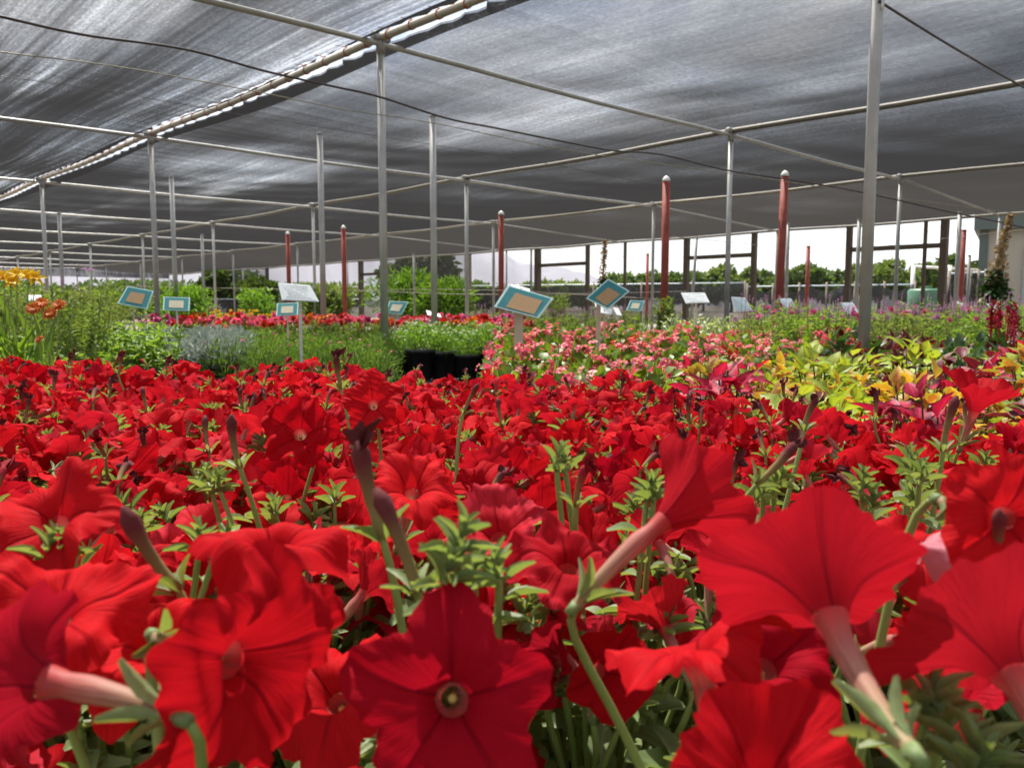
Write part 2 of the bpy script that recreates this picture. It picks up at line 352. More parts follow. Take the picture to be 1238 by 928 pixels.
def quat_to(d, roll=0.0):
    return Vector(d).normalized().to_track_quat('Z', 'Y') @ Quaternion((0, 0, 1), roll)
def bez(p0, p1, p2, p3, n=7):
    t = np.linspace(0, 1, n)[:, None]; p0, p1, p2, p3 = [np.array(tuple(p)) for p in (p0, p1, p2, p3)]
    return (1-t)**3*p0+3*(1-t)**2*t*p1+3*(1-t)*t*t*p2+t**3*p3
def shoot(mb, base, tip, updir, big=True, nl=9, tipn=9, tipL=0.020, s=1.0, thi=False):
    mid = np.array(base)*0.5+np.array(tip)*0.5+rng.normal(0, 0.012, 3)
    pts = bez(base, np.array(base)*0.6+mid*0.4+np.array([0, 0, 0.02]), mid+np.array([0, 0, 0.01]), tip, 7)
    mb.tube(pts, np.linspace(0.0026, 0.0018, 7), 5, 1, caps=False)
    t = rng.uniform(0.6 if thi else 0.25, 0.97, nl); idx = t*6; i0 = np.clip(idx.astype(int), 0, 5); pp = pts[i0]+(pts[i0+1]-pts[i0])*(idx-i0)[:, None]
    d = rnd_dirs(nl, 0.0, 0.8); put_leaves(mb, TPL_PL, pp, d, np.repeat([[0, 0, 1.0]], nl, 0)+0.2*rng.normal(size=(nl, 3)), rng.uniform(0.024, 0.042, nl)*s, rng.uniform(0.011, 0.020, nl)*s)
    dd = np.array(updir, float); dd /= np.linalg.norm(dd)
    an = np.arange(tipn)*2.4; tt = np.linspace(0, 1, tipn); sp = 0.66-0.52*tt
    a = np.array([0, 0, 1.0]) if abs(dd[2]) < 0.9 else np.array([1.0, 0, 0]); x = np.cross(dd, a); x /= np.linalg.norm(x); y = np.cross(dd, x)
    rad = np.cos(an)[:, None]*x+np.sin(an)[:, None]*y
    put_leaves(mb, TPL_PS, np.array(tip)+dd*(tt*0.012-0.006)[:, None], dd*(1-sp)[:, None]+rad*sp[:, None], dd*sp[:, None]-rad*(1-sp)[:, None]*0.8, tipL*(1.25-0.6*tt)*rng.uniform(0.8, 1.2, tipn), tipL*0.22*(1.2-0.4*tt))
def pot_mesh(r=0.075, h=0.14, n=20):
    mb = MB(); ts = np.array([[r*0.72, 0.0], [r*0.95, h*0.86], [r*1.04, h*0.87], [r*1.05, h], [r*0.97, h], [r*0.94, h*0.88]])
    an = np.arange(n)*2*PI/n; V = np.concatenate([np.stack([a*np.cos(an), a*np.sin(an), np.full(n, b)], 1) for a, b in ts]); k = len(ts)
    f = [[i*n+j, i*n+(j+1) % n, (i+1)*n+(j+1) % n, (i+1)*n+j] for i in range(k-1) for j in range(n)]; mb.add(V, f)
    mb.add(np.array([[r*.95*math.cos(a), r*.95*math.sin(a), h*0.885] for a in an]+[[0, 0, h*0.9]]), [[n, j, (j+1) % n, (j+2) % n] for j in range(0, n, 2)], m=1)
    o = mb.build('pot', [M_POT, M_SOIL]); me = o.data; bpy.data.objects.remove(o); return me
POT = pot_mesh(); POT2 = pot_mesh(0.10, 0.22); POT_H = 0.14

def petunia(loc, rz, nfl=9, nbud=2, nsh=13, top=0.385, radius=0.115, low=0.30, heroes=(), tipup=0.03, tl=0.02):
    root = empty('petunia_plant', loc, rz)
    link('pot', POT, root)
    mb = MB()
    for k in range(nsh):
        a = rng.random()*2*PI; q = math.sqrt(rng.random()); x, y = radius*q*math.cos(a), radius*q*math.sin(a)
        z = low+(top-low)*(1-0.5*q*q)*rng.uniform(0.5, 1.0)
        shoot(mb, (x*0.15, y*0.15, POT_H-0.02), (x, y, z), (x*2, y*2, 0.35), nl=9, tipn=14, tipL=tl)
    fls = []
    for k in range(nfl):
        a = k*2.4+rng.uniform(-0.3, 0.3); q = math.sqrt((k+0.5)/nfl)*rng.uniform(0.85, 1.1); x, y = radius*q*math.cos(a), radius*q*math.sin(a)
        z = top-0.030*q*q+rng.uniform(-0.035, 0.02)
        d = Vector((x*5+rng.normal(0, 0.45), y*4+0.22+rng.normal(0, 0.5), rng.uniform(0.15, 1.1)))
        fls.append((Vector((x, y, z)), d, None, rng.uniform(0.66, 0.96)))
    for h in heroes: fls.append(h)
    for p, d, var, s in fls:
        me, ce, tp, td = var if var else FLOW[rng.integers(len(FLOW))]
        q = quat_to(d, rng.random()*6.28)
        o = link('flower', me, root, p); o.rotation_mode = 'QUATERNION'; o.rotation_quaternion = q; o.scale = (s, s, s)
        c = link('calyx', ce, o)
        e = p+(q @ (tp*s)); ed = q @ td
        ln = 0.02
        mb.tube(bez(e, e+ed*0.02, Vector((e.x*0.5, e.y*0.5, e.z-0.05)), (e.x*0.2, e.y*0.2, max(0.12, e.z-0.16)), 8), np.linspace(0.0016, 0.0024, 8), 6, 1, caps=False)
    for k in range(nbud):
        a = rng.random()*6.28; q = rng.uniform(0.2, 0.9); p = Vector((radius*q*math.cos(a), radius*q*math.sin(a), top+rng.uniform(-0.015, 0.02)))
        o = link('bud', BUDS[rng.integers(len(BUDS))], root, p); o.rotation_mode = 'QUATERNION'; o.rotation_quaternion = quat_to((rng.normal(0, .5), rng.normal(0, .5), 0.9), rng.random()*6)
        mb.tube(bez(p, p-Vector((0, 0, .03)), Vector((p.x*0.5, p.y*0.5, p.z-0.07)), (p.x*0.2, p.y*0.2, p.z-0.15), 7), np.linspace(0.0016, 0.0024, 7), 5, 1, caps=False)
    mb.build('foliage', [M_PLEAF, M_PSTEM], root)
    return root

# bed extent: in front of the line yfar(x)
def yfar(x): return 1.90-0.42*x if x < 0.1 else 1.858-1.10*(x-0.1)
protos = [petunia((0, 0, 0), 0, nfl=19+i % 3, nbud=1+i % 3, nsh=12) for i in range(8)]
for p in protos: remember(p)
used = [False]*len(protos)
cells = []
sp = 0.155
for iy in range(-1, 25):
    for ix in range(-16, 17):
        x = ix*sp+(0.5*sp if iy % 2 else 0)+rng.uniform(-0.025, 0.025); y = 0.08+iy*sp*0.9+rng.uniform(-0.025, 0.025)
        if y > 1.80 and 125 < 619+x/y*F < 292: continue      # the bed's far edge steps back here
        if y > yfar(x) or abs(x) > 0.66*y+0.42: continue
        cells.append((x, y))
M_FADED = leafmat('faded_pink_petal', (0.62, 0.16, 0.22), (0.75, 0.40, 0.42), .35, .6, vein=(.7, .3, .3), tcol=(1.1, .9, .9))
# hero flowers ------------------------------------------------------------
def hero_var(seed, **kw):
    hi = dict(nt=110, nr=24); hi.update(kw)
    mb, tp, td = corolla(seed=seed, **hi)
    o = mb.build('flower', [M_FADED if seed == 130 else M_RED, M_TUBE, M_STAMEN]); me = o.data; bpy.data.objects.remove(o)
    cb = MB(); calyx(cb, tp-td*0.001, -td, L=0.020, spread=0.32); cb.tube([tp, tp+td*0.006], [0.003, 0.0024], 8)
    o = cb.build('calyx', M_PLEAF); ce = o.data; bpy.data.objects.remove(o)
    return (me, ce, tp, td)
HERO = [  # (px,py,depth), facing (x right, y away, z up), roll, shape
    ((545, 850, 0.285), (0.02, -0.92, 0.30), 0.31, dict(seed=101, R=0.038, droop=0.12, ruffle=0.035, cup=0.15, bend=0.05, notch=.24, point=.1, crump=.05)),
    ((302, 800, 0.27), (0.95, -0.36, 0.04), 0.1, dict(seed=102, R=0.040, notch=.2, crump=.1, droop=0.35, ruffle=0.07, cup=0.2, bend=0.2, bend_a=1.0, fold=0.35)),
    ((995, 725, 0.275), (-0.05, 0.72, 0.50), 0.2, dict(seed=103, R=0.039, droop=0.08, ruffle=0.05, cup=0.42, notch=.14, tube_len=0.050)),
    ((1205, 790, 0.27), (-0.15, 0.70, 0.50), 0.5, dict(seed=104, R=0.040, droop=0.1, ruffle=0.05, cup=0.4, tube_len=0.045)),
    ((812, 622, 0.36), (0.72, 0.30, 0.45), 0.9, dict(seed=105, R=0.030, droop=0.05, ruffle=0.06, cup=0.65, tube_len=0.052, fold=0.2)),
    ((32, 820, 0.26), (-0.95, 0.05, 0.12), 0.2, dict(seed=106, R=0.036, droop=0.25, ruffle=0.06, cup=0.4, tube_len=0.048)),
    ((922, 945, 0.24), (0.0, -0.5, 0.8), 0.8, dict(seed=107, R=0.030, droop=-0.1, ruffle=0.05, cup=0.3)),
    ((1222, 625, 0.30), (-0.1, -0.85, 0.25), 0.0, dict(seed=108, R=0.026, droop=0.1, ruffle=0.05, cup=0.2)),
    ((330, 650, 0.36), (0.05, -0.25, 0.95), 0.6, dict(seed=109, R=0.038, notch=.2, crump=.12, droop=0.35, ruffle=0.08, cup=0.25)),
    ((835, 775, 0.30), (-0.25, 0.25, 0.85), 1.1, dict(seed=110, R=0.036, droop=0.45, ruffle=0.11, cup=0.2, fold=0.3)),
    ((690, 675, 0.42), (0.1, -0.35, 0.85), 0.3, dict(seed=111, R=0.033, notch=.2, crump=.12, droop=0.3, ruffle=0.09, cup=0.2)),
    ((600, 640, 0.46), (-0.2, -0.45, 0.75), 0.7, dict(seed=112, R=0.032, notch=.2, crump=.12, droop=0.2, ruffle=0.09, cup=0.25)),
    ((180, 775, 0.33), (0.0, -0.4, 0.7), 0.5, dict(seed=113, R=0.034, notch=.2, crump=.12, droop=0.5, ruffle=0.1, cup=0.2)),
    ((400, 840, 0.36), (-0.3, -0.5, 0.8), 0.2, dict(seed=114, R=0.033, droop=0.4, ruffle=0.12, cup=0.2)),
    ((500, 590, 0.52), (0.2, -0.5, 0.7), 0.9, dict(seed=115, R=0.031, notch=.2, crump=.12, droop=0.2, ruffle=0.1, cup=0.3)),
    ((450, 487, 0.85), (0.05, -0.9, 0.35), 0.4, dict(seed=116, R=0.034, notch=.2, crump=.12, droop=0.1, ruffle=0.06, cup=0.15)),
    ((362, 522, 0.72), (0.15, -0.85, 0.45), 0.1, dict(seed=117, R=0.035, notch=.2, crump=.12, droop=0.12, ruffle=0.06, cup=0.2)),
    ((65, 625, 0.40), (0.1, -0.6, 0.6), 0.1, dict(seed=118, R=0.032, notch=.2, crump=.12, droop=0.3, ruffle=0.08, cup=0.3)),
    ((165, 700, 0.47), (-0.3, -0.4, 0.6), 0.1, dict(seed=119, R=0.030, notch=.2, crump=.12, droop=0.4, ruffle=0.12, cup=0.3)),
    ((70, 735, 0.31), (0.3, -0.25, 0.85), 1.0, dict(seed=120, R=0.032, notch=.2, crump=.12, droop=0.3, ruffle=0.08, cup=0.3)),
    ((1110, 665, 0.43), (0.3, -0.3, 0.8), 0.1, dict(seed=121, R=0.030, notch=.2, crump=.12, droop=0.3, ruffle=0.12, cup=0.3)),
    ((1140, 850, 0.33), (-0.3, 0.1, 0.8), 0.1, dict(seed=122, R=0.032, notch=.2, crump=.12, droop=0.3, ruffle=0.08, cup=0.3)),
    ((930, 800, 0.35), (0.1, -0.5, 0.6), 0.4, dict(seed=123, R=0.034, notch=.2, crump=.12, droop=0.25, ruffle=0.06, cup=0.2)),
    ((1180, 490, 0.85), (0.2, -0.1, 0.9), 0.1, dict(seed=124, R=0.038, droop=-0.1, ruffle=0.08, cup=0.6)),
    ((1158, 652, 0.37), (-0.55, -0.2, 0.75), 0.1, dict(seed=130, R=0.024, droop=0.5, ruffle=0.12, cup=0.5, crump=.16, notch=.2)),
]
HB = [  # buds px,py,depth, direction, index
    ((462, 650, 0.36), (-0.3, 0.05, 0.95), 1, 1.25), ((505, 715, 0.33), (-0.25, 0.0, 0.9), 2, 1.1), ((215, 712, 0.36), (-0.65, 0.0, 0.75), 4, 1.2),
    ((696, 612, 0.45), (0.05, 0, 0.95), 3, 0.8), ((412, 470, 0.95), (-0.2, 0, 0.95), 1, 1.1), ((290, 565, 0.6), (-0.3, 0, 0.9), 4, 1.1),
    ((972, 520, 0.65), (0.1, 0, 1), 5, 0.9), ((915, 585, 0.5), (0.75, 0, 0.65), 1, 1.0), ((1140, 545, 0.6), (0.05, 0, 1), 2, 1.0),
    ((560, 500, 0.8), (0.3, 0, 0.8), 2, .8), ((1205, 690, 0.3), (0.0, 0, 1), 4, 0.7)]
HS = [  # leafy shoot tips px,py,depth,size
    (560, 672, 0.31, 1.3), (600, 672, 0.35, 1.1), (665, 575, 0.5, 1.0), (1130, 915, 0.25, 1.3), (1180, 900, 0.27, 1.3), (265, 590, 0.6, 1.1),
    (1090, 575, 0.6, 1.3), (1130, 600, 0.55, 1.2), (905, 600, 0.52, 1.1), (230, 665, 0.45, 1.1), (770, 600, 0.5, 1.2), (1065, 600, 0.55, 1.2), (60, 675, 0.4, 1.0)]
used_pos = [P(*h[0]) for h in HERO]
def skip_rand(v):   # keep random flowers from burying the near ones
    return v.y < 0.62 or (v.y < 1.0 and False)
_want = [P(*h[0]) for h in HERO]+[P(*h[0]) for h in HB]+[P(*h[:3]) for h in HS]
_idx = {min(range(len(cells)), key=lambda i: (cells[i][0]-v.x)**2+(cells[i][1]-v.y-0.03)**2) for v in _want}
near_cells = [c for i, c in enumerate(cells) if c[1] < 0.60 or i in _idx]
far_cells = [c for i, c in enumerate(cells) if not (c[1] < 0.60 or i in _idx)]
near_plants = []
from collections import defaultdict
asg = defaultdict(lambda: dict(h=[], b=[], s=[]))
def closest(v):
    return min(range(len(near_cells)), key=lambda i: (near_cells[i][0]-v.x)**2+(near_cells[i][1]-v.y-0.03)**2)
for i, h in enumerate(HERO): asg[closest(P(*h[0]))]['h'].append(i)
for i, h in enumerate(HB): asg[closest(P(*h[0]))]['b'].append(i)
for i, h in enumerate(HS): asg[closest(P(*h[:3]))]['s'].append(i)
LBL = {0: 'petunia plant whose dark red star-shaped flower faces the camera at the bottom centre', 1: 'petunia plant with a large folded shaded red flower at lower left of centre',
       2: 'petunia plant with a glowing red flower seen from behind, its tube rising right of centre', 3: 'petunia plant with a sunlit red flower cut off by the right edge',
       4: 'petunia plant with a side-on crimson flower on a long tube pointing down left', 5: 'petunia plant with a flower facing left on a tan horizontal tube at the left edge',
       6: 'petunia plant with one red petal tip poking up at the bottom edge', 7: 'petunia plant with a deep red rounded flower high at the right edge',
       8: 'petunia plant with a wide flat red flower behind the folded shaded one', 9: 'petunia plant with a dark curled flower just left of the back-turned bright one'}
for ci, (cx, cy) in enumerate(near_cells):
    a = asg[ci]; dist = math.hypot(cx, cy)
    hs = []
    for hi in a['h']:
        (pp, fd, rl, kw) = HERO[hi]; kw = dict(kw); sd = kw.pop('seed'); v = hero_var(sd, **kw)
        w = P(*pp); hs.append((w-Vector((cx, cy, 0)), Vector(fd), v, 1.0, rl))
    root = empty('petunia_plant', (cx, cy, 0)); link('pot', POT, root); mb = MB()
    top = 0.38 if cy > 0.42 else (0.312 if cy > 0.25 else 0.265)
    if cy < 0.2: top = 0.22
    for k in range(12 if cy > .42 else 17):
        an = rng.random()*2*PI; q = math.sqrt(rng.random()); x, y = 0.11*q*math.cos(an), 0.11*q*math.sin(an)
        z = 0.24+(top-0.24)*rng.uniform(0.4, 1.0)
        shoot(mb, (x*0.15, y*0.15, 0.12), (x, y, z), (x*2, y*2, 0.35), nl=11 if cy > .42 else 14, tipn=12, tipL=.020 if cy > .42 else .015, s=1.0 if cy > .42 else 1.35)
    fl = [(p, d, v, s, rl) for p, d, v, s, rl in hs]
    if cy > 0.36:
        for k in range(5 if cy < 0.48 else (11 if cy < .6 else 16)):
            an = rng.random()*2*PI; q = rng.uniform(0.2, 1.1); x, y = 0.10*q*math.cos(an), 0.10*q*math.sin(an)
            w = Vector((cx+x, cy+y, 0))
            fl.append((Vector((x, y, top-rng.uniform(0.0, 0.055))), Vector((rng.normal(0, .5), rng.normal(0.1, .55), rng.uniform(0.2, 1))), FLOW[rng.integers(len(FLOW))], rng.uniform(0.72, 1.0), rng.random()*6))
    elif cy > 0.2:
        for k in range(3):
            an = rng.random()*2*PI; x, y = 0.08*math.cos(an), 0.08*math.sin(an)
            fl.append((Vector((x, y, rng.uniform(0.25, 0.30))), Vector((rng.normal(0, .5), rng.normal(-0.3, .5), rng.uniform(0.3, 1))), FLOW[rng.integers(len(FLOW))], rng.uniform(0.9, 1.1), rng.random()*6))
    for p, d, v, s, rl in fl:
        me, ce, tp, td = v; q = quat_to(d, rl)
        o = link('flower', me, root, p); o.rotation_mode = 'QUATERNION'; o.rotation_quaternion = q; o.scale = (s, s, s); link('calyx', ce, o)
        e = p+(q @ (tp*s)); ed = q @ td
        mb.tube(bez(e, e+ed*0.025, Vector((e.x*0.6, e.y*0.6+0.01, e.z-0.05)), (e.x*0.15, e.y*0.15, 0.15), 10), np.linspace(0.0017, 0.0026, 10), 7, 1, caps=False)
    for bi in a['b']:
        pp, fd, mi, s = HB[bi]; p = P(*pp)-Vector((cx, cy, 0))
        o = link('bud', BUDS[mi], root, p); o.rotation_mode = 'QUATERNION'; o.rotation_quaternion = quat_to(fd, 1.0); o.scale = (s, s, s)
        mb.tube(bez(p, p-Vector(fd)*0.03, Vector((p.x*0.6, p.y*0.6, p.z-0.08)), (p.x*0.15, p.y*0.15, 0.15), 9), np.linspace(0.0017, 0.0026, 9), 6, 1, caps=False)
    for si in a['s']:
        x, y, d, s = HS[si]; p = P(x, y, d)-Vector((cx, cy, 0))
        for k in range(2):
            t = p+Vector(rng.normal(0, 0.007, 3))
            shoot(mb, (p.x*0.2, p.y*0.2, 0.14), t, (rng.normal(0, .25), rng.normal(0, .25), 1), nl=9, tipn=12, tipL=0.014*s, s=0.62, thi=True)
    mb.build('foliage', [M_PLEAF, M_PSTEM], root)
    big = [h for h in a['h'] if h in LBL]
    if big: tag(root, LBL[min(big)], 'petunia')
    elif cy > .5: tag(root, 'red petunia plant in full bloom, one of many alike massed across the front bed', 'petunia', 'red petunias massed across the front bed')
    else: tag(root, 'red petunia plant among the nearest blurred ones at the front of the bed', 'petunia', 'nearest petunia plants')
nc = 0
for (x, y) in far_cells:
    i = rng.integers(len(protos))
    if not used[i]: o = protos[i]; used[i] = True
    else: o = copy_tree(protos[i])
    o.location = (x, y, rng.uniform(-0.02, 0.012)+(-.006 if y > 1.2 and x < .25 else -.014)); o.rotation_euler.z = rng.uniform(-.9, .9); s = rng.uniform(0.94, 1.06); o.scale = (s, s, s)
    tag(o, 'red petunia plant in full bloom, one of many alike massed across the front bed', 'petunia', 'red petunias massed across the front bed'); nc += 1

# ------------------------------------------------------------------ other plants
TPL3 = {k: leaf_tpl(3, k, 0.3, 0.3) for k in ('oval', 'round', 'lance', 'blade', 'heart', 'spoon')}
TPL_WAVE = leaf_tpl(5, 'heart', 0.3, 0.4, wave=0.09, cols=5)
M = {
 'beg_leaf': leafmat('begonia_leaf', (0.07, 0.15, 0.02), (0.24, 0.33, 0.045), 0.35, 0.45, spec=0.35),
 'dark_leaf': leafmat('dark_green_leaf', (0.03, 0.07, 0.02), (0.07, 0.14, 0.035), 0.25, 0.4, spec=0.45),
 'needle': leafmat('moss_rose_leaf', (0.10, 0.20, 0.04), (0.20, 0.32, 0.08), 0.42, 0.45),
 'bright': leafmat('bright_green_leaf', (0.12, 0.26, 0.03), (0.22, 0.38, 0.06), 0.35, 0.45),
 'silver': leafmat('silver_leaf', (0.30, 0.37, 0.33), (0.50, 0.55, 0.48), 0.2, 0.7, tcol=(1, 1, 0.9)),
 'peren': leafmat('perennial_leaf', (0.08, 0.15, 0.035), (0.22, 0.29, 0.08), 0.42, 0.5),
 'peren2': leafmat('light_perennial_leaf', (0.14, 0.26, 0.04), (0.26, 0.40, 0.08), 0.42, 0.5),
 'grass': leafmat('grassy_leaf', (0.12, 0.18, 0.06), (0.27, 0.31, 0.13), 0.42, 0.55),
 'varieg': leafmat('variegated_leaf', (0.45, 0.50, 0.33), (0.6, 0.62, 0.42), 0.3, 0.5, edge=(0.08, 0.18, 0.04), edgepos=0.7),
 'col_y': leafmat('coleus_yellow', (0.45, 0.05, 0.06), (0.62, 0.42, 0.04), 0.35, 0.5, edge=(0.56, 0.44, 0.08), edgepos=0.58, vein=(0.5, 0.06, 0.08)),
 'col_b': leafmat('coleus_burgundy', (0.07, 0.010, 0.022), (0.16, 0.018, 0.035), 0.3, 0.5, edge=(0.26, 0.30, 0.06), edgepos=0.86, tcol=(1.6, 0.8, 0.8)),
 'col_o': leafmat('coleus_orange', (0.48, 0.12, 0.06), (0.40, 0.30, 0.07), 0.35, 0.5, edge=(0.38, 0.38, 0.08), edgepos=0.66, vein=(0.2, 0.03, 0.03)),
 'col_g': leafmat('coleus_lime', (0.30, 0.40, 0.05), (0.46, 0.50, 0.09), 0.35, 0.5, edge=(0.25, 0.35, 0.05), vein=(0.18, 0.02, 0.05)),
 'col_m': leafmat('coleus_magenta', (0.34, 0.012, 0.05), (0.5, 0.03, 0.08), 0.35, 0.5, edge=(0.14, 0.01, 0.03), edgepos=0.8, tcol=(1.5, 0.8, 0.9)),
 'pink': leafmat('pink_petal', (0.72, 0.07, 0.16), (0.85, 0.22, 0.30), 0.35, 0.5, vein=(0.75, 0.1, 0.2), tcol=(1.2, 0.9, 1)),
 'palepink': leafmat('pale_pink_petal', (0.80, 0.28, 0.32), (0.85, 0.42, 0.45), 0.35, 0.5, vein=(0.8, 0.3, 0.35), tcol=(1.1, 0.9, 1)),
 'redp': leafmat('red_petal', (0.60, 0.010, 0.012), (0.74, 0.04, 0.03), 0.3, 0.5, vein=(0.5, 0.01, 0.01), tcol=(1.2, 0.9, 1)),
 'orange': leafmat('orange_petal', (0.75, 0.16, 0.02), (0.8, 0.3, 0.03), 0.3, 0.5, vein=(0.7, 0.15, 0.02), tcol=(1.1, 1, 1)),
 'magenta': leafmat('magenta_petal', (0.55, 0.02, 0.20), (0.75, 0.10, 0.34), 0.3, 0.5, vein=(0.6, 0.03, 0.2), tcol=(1.1, 1, 1)),
 'lilac': leafmat('lilac_petal', (0.42, 0.14, 0.42), (0.60, 0.26, 0.52), 0.3, 0.6, vein=(0.5, 0.2, 0.5), tcol=(1.1, 1, 1)),
 'white': leafmat('white_petal', (0.75, 0.76, 0.7), (0.85, 0.85, 0.8), 0.3, 0.6, vein=(0.8, 0.8, 0.7), tcol=(1, 1, 1)),
 'yellow': leafmat('yellow_petal', (0.88, 0.56, 0.005), (0.9, 0.66, 0.01), 0.35, 0.5, vein=(0.85, 0.5, 0.01), tcol=(1.1, 1, 1)),
 'maroon': leafmat('maroon_petal', (0.40, 0.03, 0.01), (0.70, 0.14, 0.015), 0.3, 0.5, edge=(0.85, 0.38, 0.03), edgepos=0.80, tcol=(1.2, 0.9, 1)),
 'crimson': leafmat('crimson_plume', (0.26, 0.006, 0.025), (0.46, 0.01, 0.04), 0.25, 0.6, tcol=(1.2, 0.9, 1)),
 'seed': leafmat('seed_heads', (0.30, 0.20, 0.12), (0.45, 0.32, 0.2), 0.2, 0.7),
 'eye': plain('yellow_eye', (0.8, 0.45, 0.05), 0.6),
}
def daisy(mb, c, d, R, npet, mp, me=None, layers=1, tpl='spoon', w=0.5, lift=0.15):
    """petalled bloom; mp,me material slots"""
    d = np.array(d, float); d /= np.linalg.norm(d); a = np.array([0, 0, 1.0]) if abs(d[2]) < 0.9 else np.array([1.0, 0, 0])
    x = np.cross(d, a); x /= np.linalg.norm(x); y = np.cross(d, x)
    for l in range(layers):
        an = np.arange(npet)*2*PI/npet+l*0.4+rng.random(); rad = np.cos(an)[:, None]*x+np.sin(an)[:, None]*y; k = lift+0.45*l
        put_leaves(mb, TPL3[tpl], np.repeat([np.array(c)+d*R*0.1*l], npet, 0), rad*(1-k*0.5)+d*k, d-rad*k, R*(1-0.22*l)*rng.uniform(0.85, 1.1, npet), R*w, m=mp)
    if me is not None:
        mb.tube([np.array(c), np.array(c)+d*R*0.28], [R*0.24, R*0.12], 6, me)
def stems(mb, tips, m, r=0.002, z0=0.12):
    for t in tips:
        t = np.array(t); b = np.array([t[0]*0.2, t[1]*0.2, z0]); mb.tube([b, (b+t)/2+rng.normal(0, 0.008, 3), t], r, 4, m, caps=False)
def dome(n, R, z0, z1, fill=0.4):
    d = rnd_dirs(n, 0.0, 1.0); q = (fill+(1-fill)*rng.random(n)**0.5)[:, None]; p = d*q; p[:, 0] *= R; p[:, 1] *= R; p[:, 2] = z0+(z1-z0)*p[:, 2]; return p, d
def base_plant(name, pot=True, potme=None):
    root = empty(name); 
    if pot: link('pot', potme or POT, root)
    return root

def begonia(v):
    root = base_plant('begonia_plant'); mb = MB(); p, d = dome(120, 0.13, 0.14, 0.375, 0.55)
    put_leaves(mb, TPL3['round'], p, jit(d+np.array([0, 0, -.1]), 0.4), jit(np.repeat([[0, 0, 1.]], 120, 0), 0.5), rng.uniform(0.028, 0.05, 120), rng.uniform(0.024, 0.044, 120))
    stems(mb, p[::5], 1)
    mb.build('foliage', [M['beg_leaf'], M_PSTEM], root)
    mp = M['pink'] if v < 2 else (M['redp'] if v == 2 else M['palepink'])
    ps, ds = dome(9, 0.13, 0.22, 0.385, 0.97)
    for k in range(9):
        f = MB()
        for j in range(7):
            daisy(f, rng.normal(0, 0.013, 3), ds[k]+rng.normal(0, .5, 3)+np.array([0, -.2, 0]), rng.uniform(0.012, 0.018), 4, 0, 1, tpl='round', w=0.95)
        f.tube([(0, 0, 0.004), (0, 0, -.05)], .0018, 4, 1); f.build('flower_cluster', [mp, M['eye']], root, ps[k])
    return root
def coleus(ml, hi=0.36, n=95, s=0.76, tpl=None):
    root = base_plant('coleus_plant'); mb = MB(); p, d = dome(n, 0.12, 0.15, hi, 0.5)
    tp = TPL_WAVE
    put_leaves(mb, tp, p, jit(d*np.array([1, 1, 0.35])+np.array([0, 0, .12]), 0.3), jit(np.repeat([[0, 0, 1.]], n, 0), 0.35), rng.uniform(0.045, 0.085, n)*s, rng.uniform(0.032, 0.055, n)*s)
    stems(mb, p[::4], 1); mb.build('foliage', [ml, M['dark_leaf']], root); return root
def tuft(name, ml, n, hi, R, L, W, tpl='blade', up=0.6, z0=0.13, fill=0.2, potme=None):
    root = base_plant(name, potme=potme); mb = MB(); p, d = dome(n, R, z0, hi, fill)
    put_leaves(mb, TPL3[tpl], p, jit(d*np.array([1, 1, .5])+np.array([0, 0, up]), 0.35), jit(d+0.01, 0.5), rng.uniform(0.7, 1.3, n)*L, rng.uniform(0.8, 1.2, n)*W)
    stems(mb, p[::6], 1); mb.build('foliage', [ml, M_PSTEM], root); return root
def blooms(root, n, mats, R, hi, rad, npet=9, layers=2, name='flower', sc=1.0, stem=True, tpl='spoon', face=(0, -.3, .8), zj=0.04):
    for k in range(n):
        f = MB(); a = rng.random()*6.28; q = math.sqrt(rng.random())*R; z = hi+rng.uniform(-zj, zj*0.5); c = Vector((q*math.cos(a), q*math.sin(a), z))
        daisy(f, (0, 0, 0), np.array(face)+rng.normal(0, .35, 3), rad*rng.uniform(0.8, 1.15), npet, 0, 1, layers, tpl)
        if stem: f.tube([(0, 0, -0.002), (-c.x*0.3, -c.y*0.3, -0.07), (-c.x*0.6, -c.y*0.6, -z*0.5)], 0.0016, 4, 2, caps=False)
        f.build(name, [mats[k % len(mats)], M['eye'], M_PSTEM], root, c)
def perennial(ml, hi=0.58, n=260, L=0.05, W=0.014, name='leafy_perennial', R=0.15, spikes=0, potme=None):
    root = base_plant(name, potme=potme); mb = MB(); ns = 16
    for k in range(ns):
        a = rng.random()*6.28; q = math.sqrt(rng.random())*R; h = hi*rng.uniform(0.75, 1.0); tip = np.array([q*math.cos(a), q*math.sin(a), h]); b = np.array([tip[0]*.3, tip[1]*.3, .13])
        pts = bez(b, b+np.array([0, 0, .1]), tip-np.array([0, 0, .1]), tip, 6); mb.tube(pts, 0.002, 4, 1, caps=False)
        m = n//ns; t = rng.uniform(0.15, 1, m)*5; i0 = np.clip(t.astype(int), 0, 4); pp = pts[i0]+(pts[i0+1]-pts[i0])*(t-i0)[:, None]
        put_leaves(mb, TPL3['lance'], pp, rnd_dirs(m, 0.1, 0.9), jit(np.repeat([[0, 0, 1.]], m, 0), .4), rng.uniform(.6, 1.3, m)*L, W)
    mb.build('foliage', [ml, M_PSTEM], root)
    for k in range(spikes):
        f = MB(); a = rng.random()*6.28; q = rng.random()*R; f.tube([(0, 0, -0.1), (0, 0, .03)], .0016, 4, 1)
        put_leaves(f, TPL3['oval'], np.stack([np.zeros(22), np.zeros(22), np.linspace(0, .04, 22)], 1), rnd_dirs(22, 0, .8), np.repeat([[0, 0, 1.]], 22, 0)+.01, .009, .005)
        f.build('flower_spike', [M['lilac'], M_PSTEM], root, (q*math.cos(a), q*math.sin(a), hi+rng.uniform(-.06, .03)))
    return root

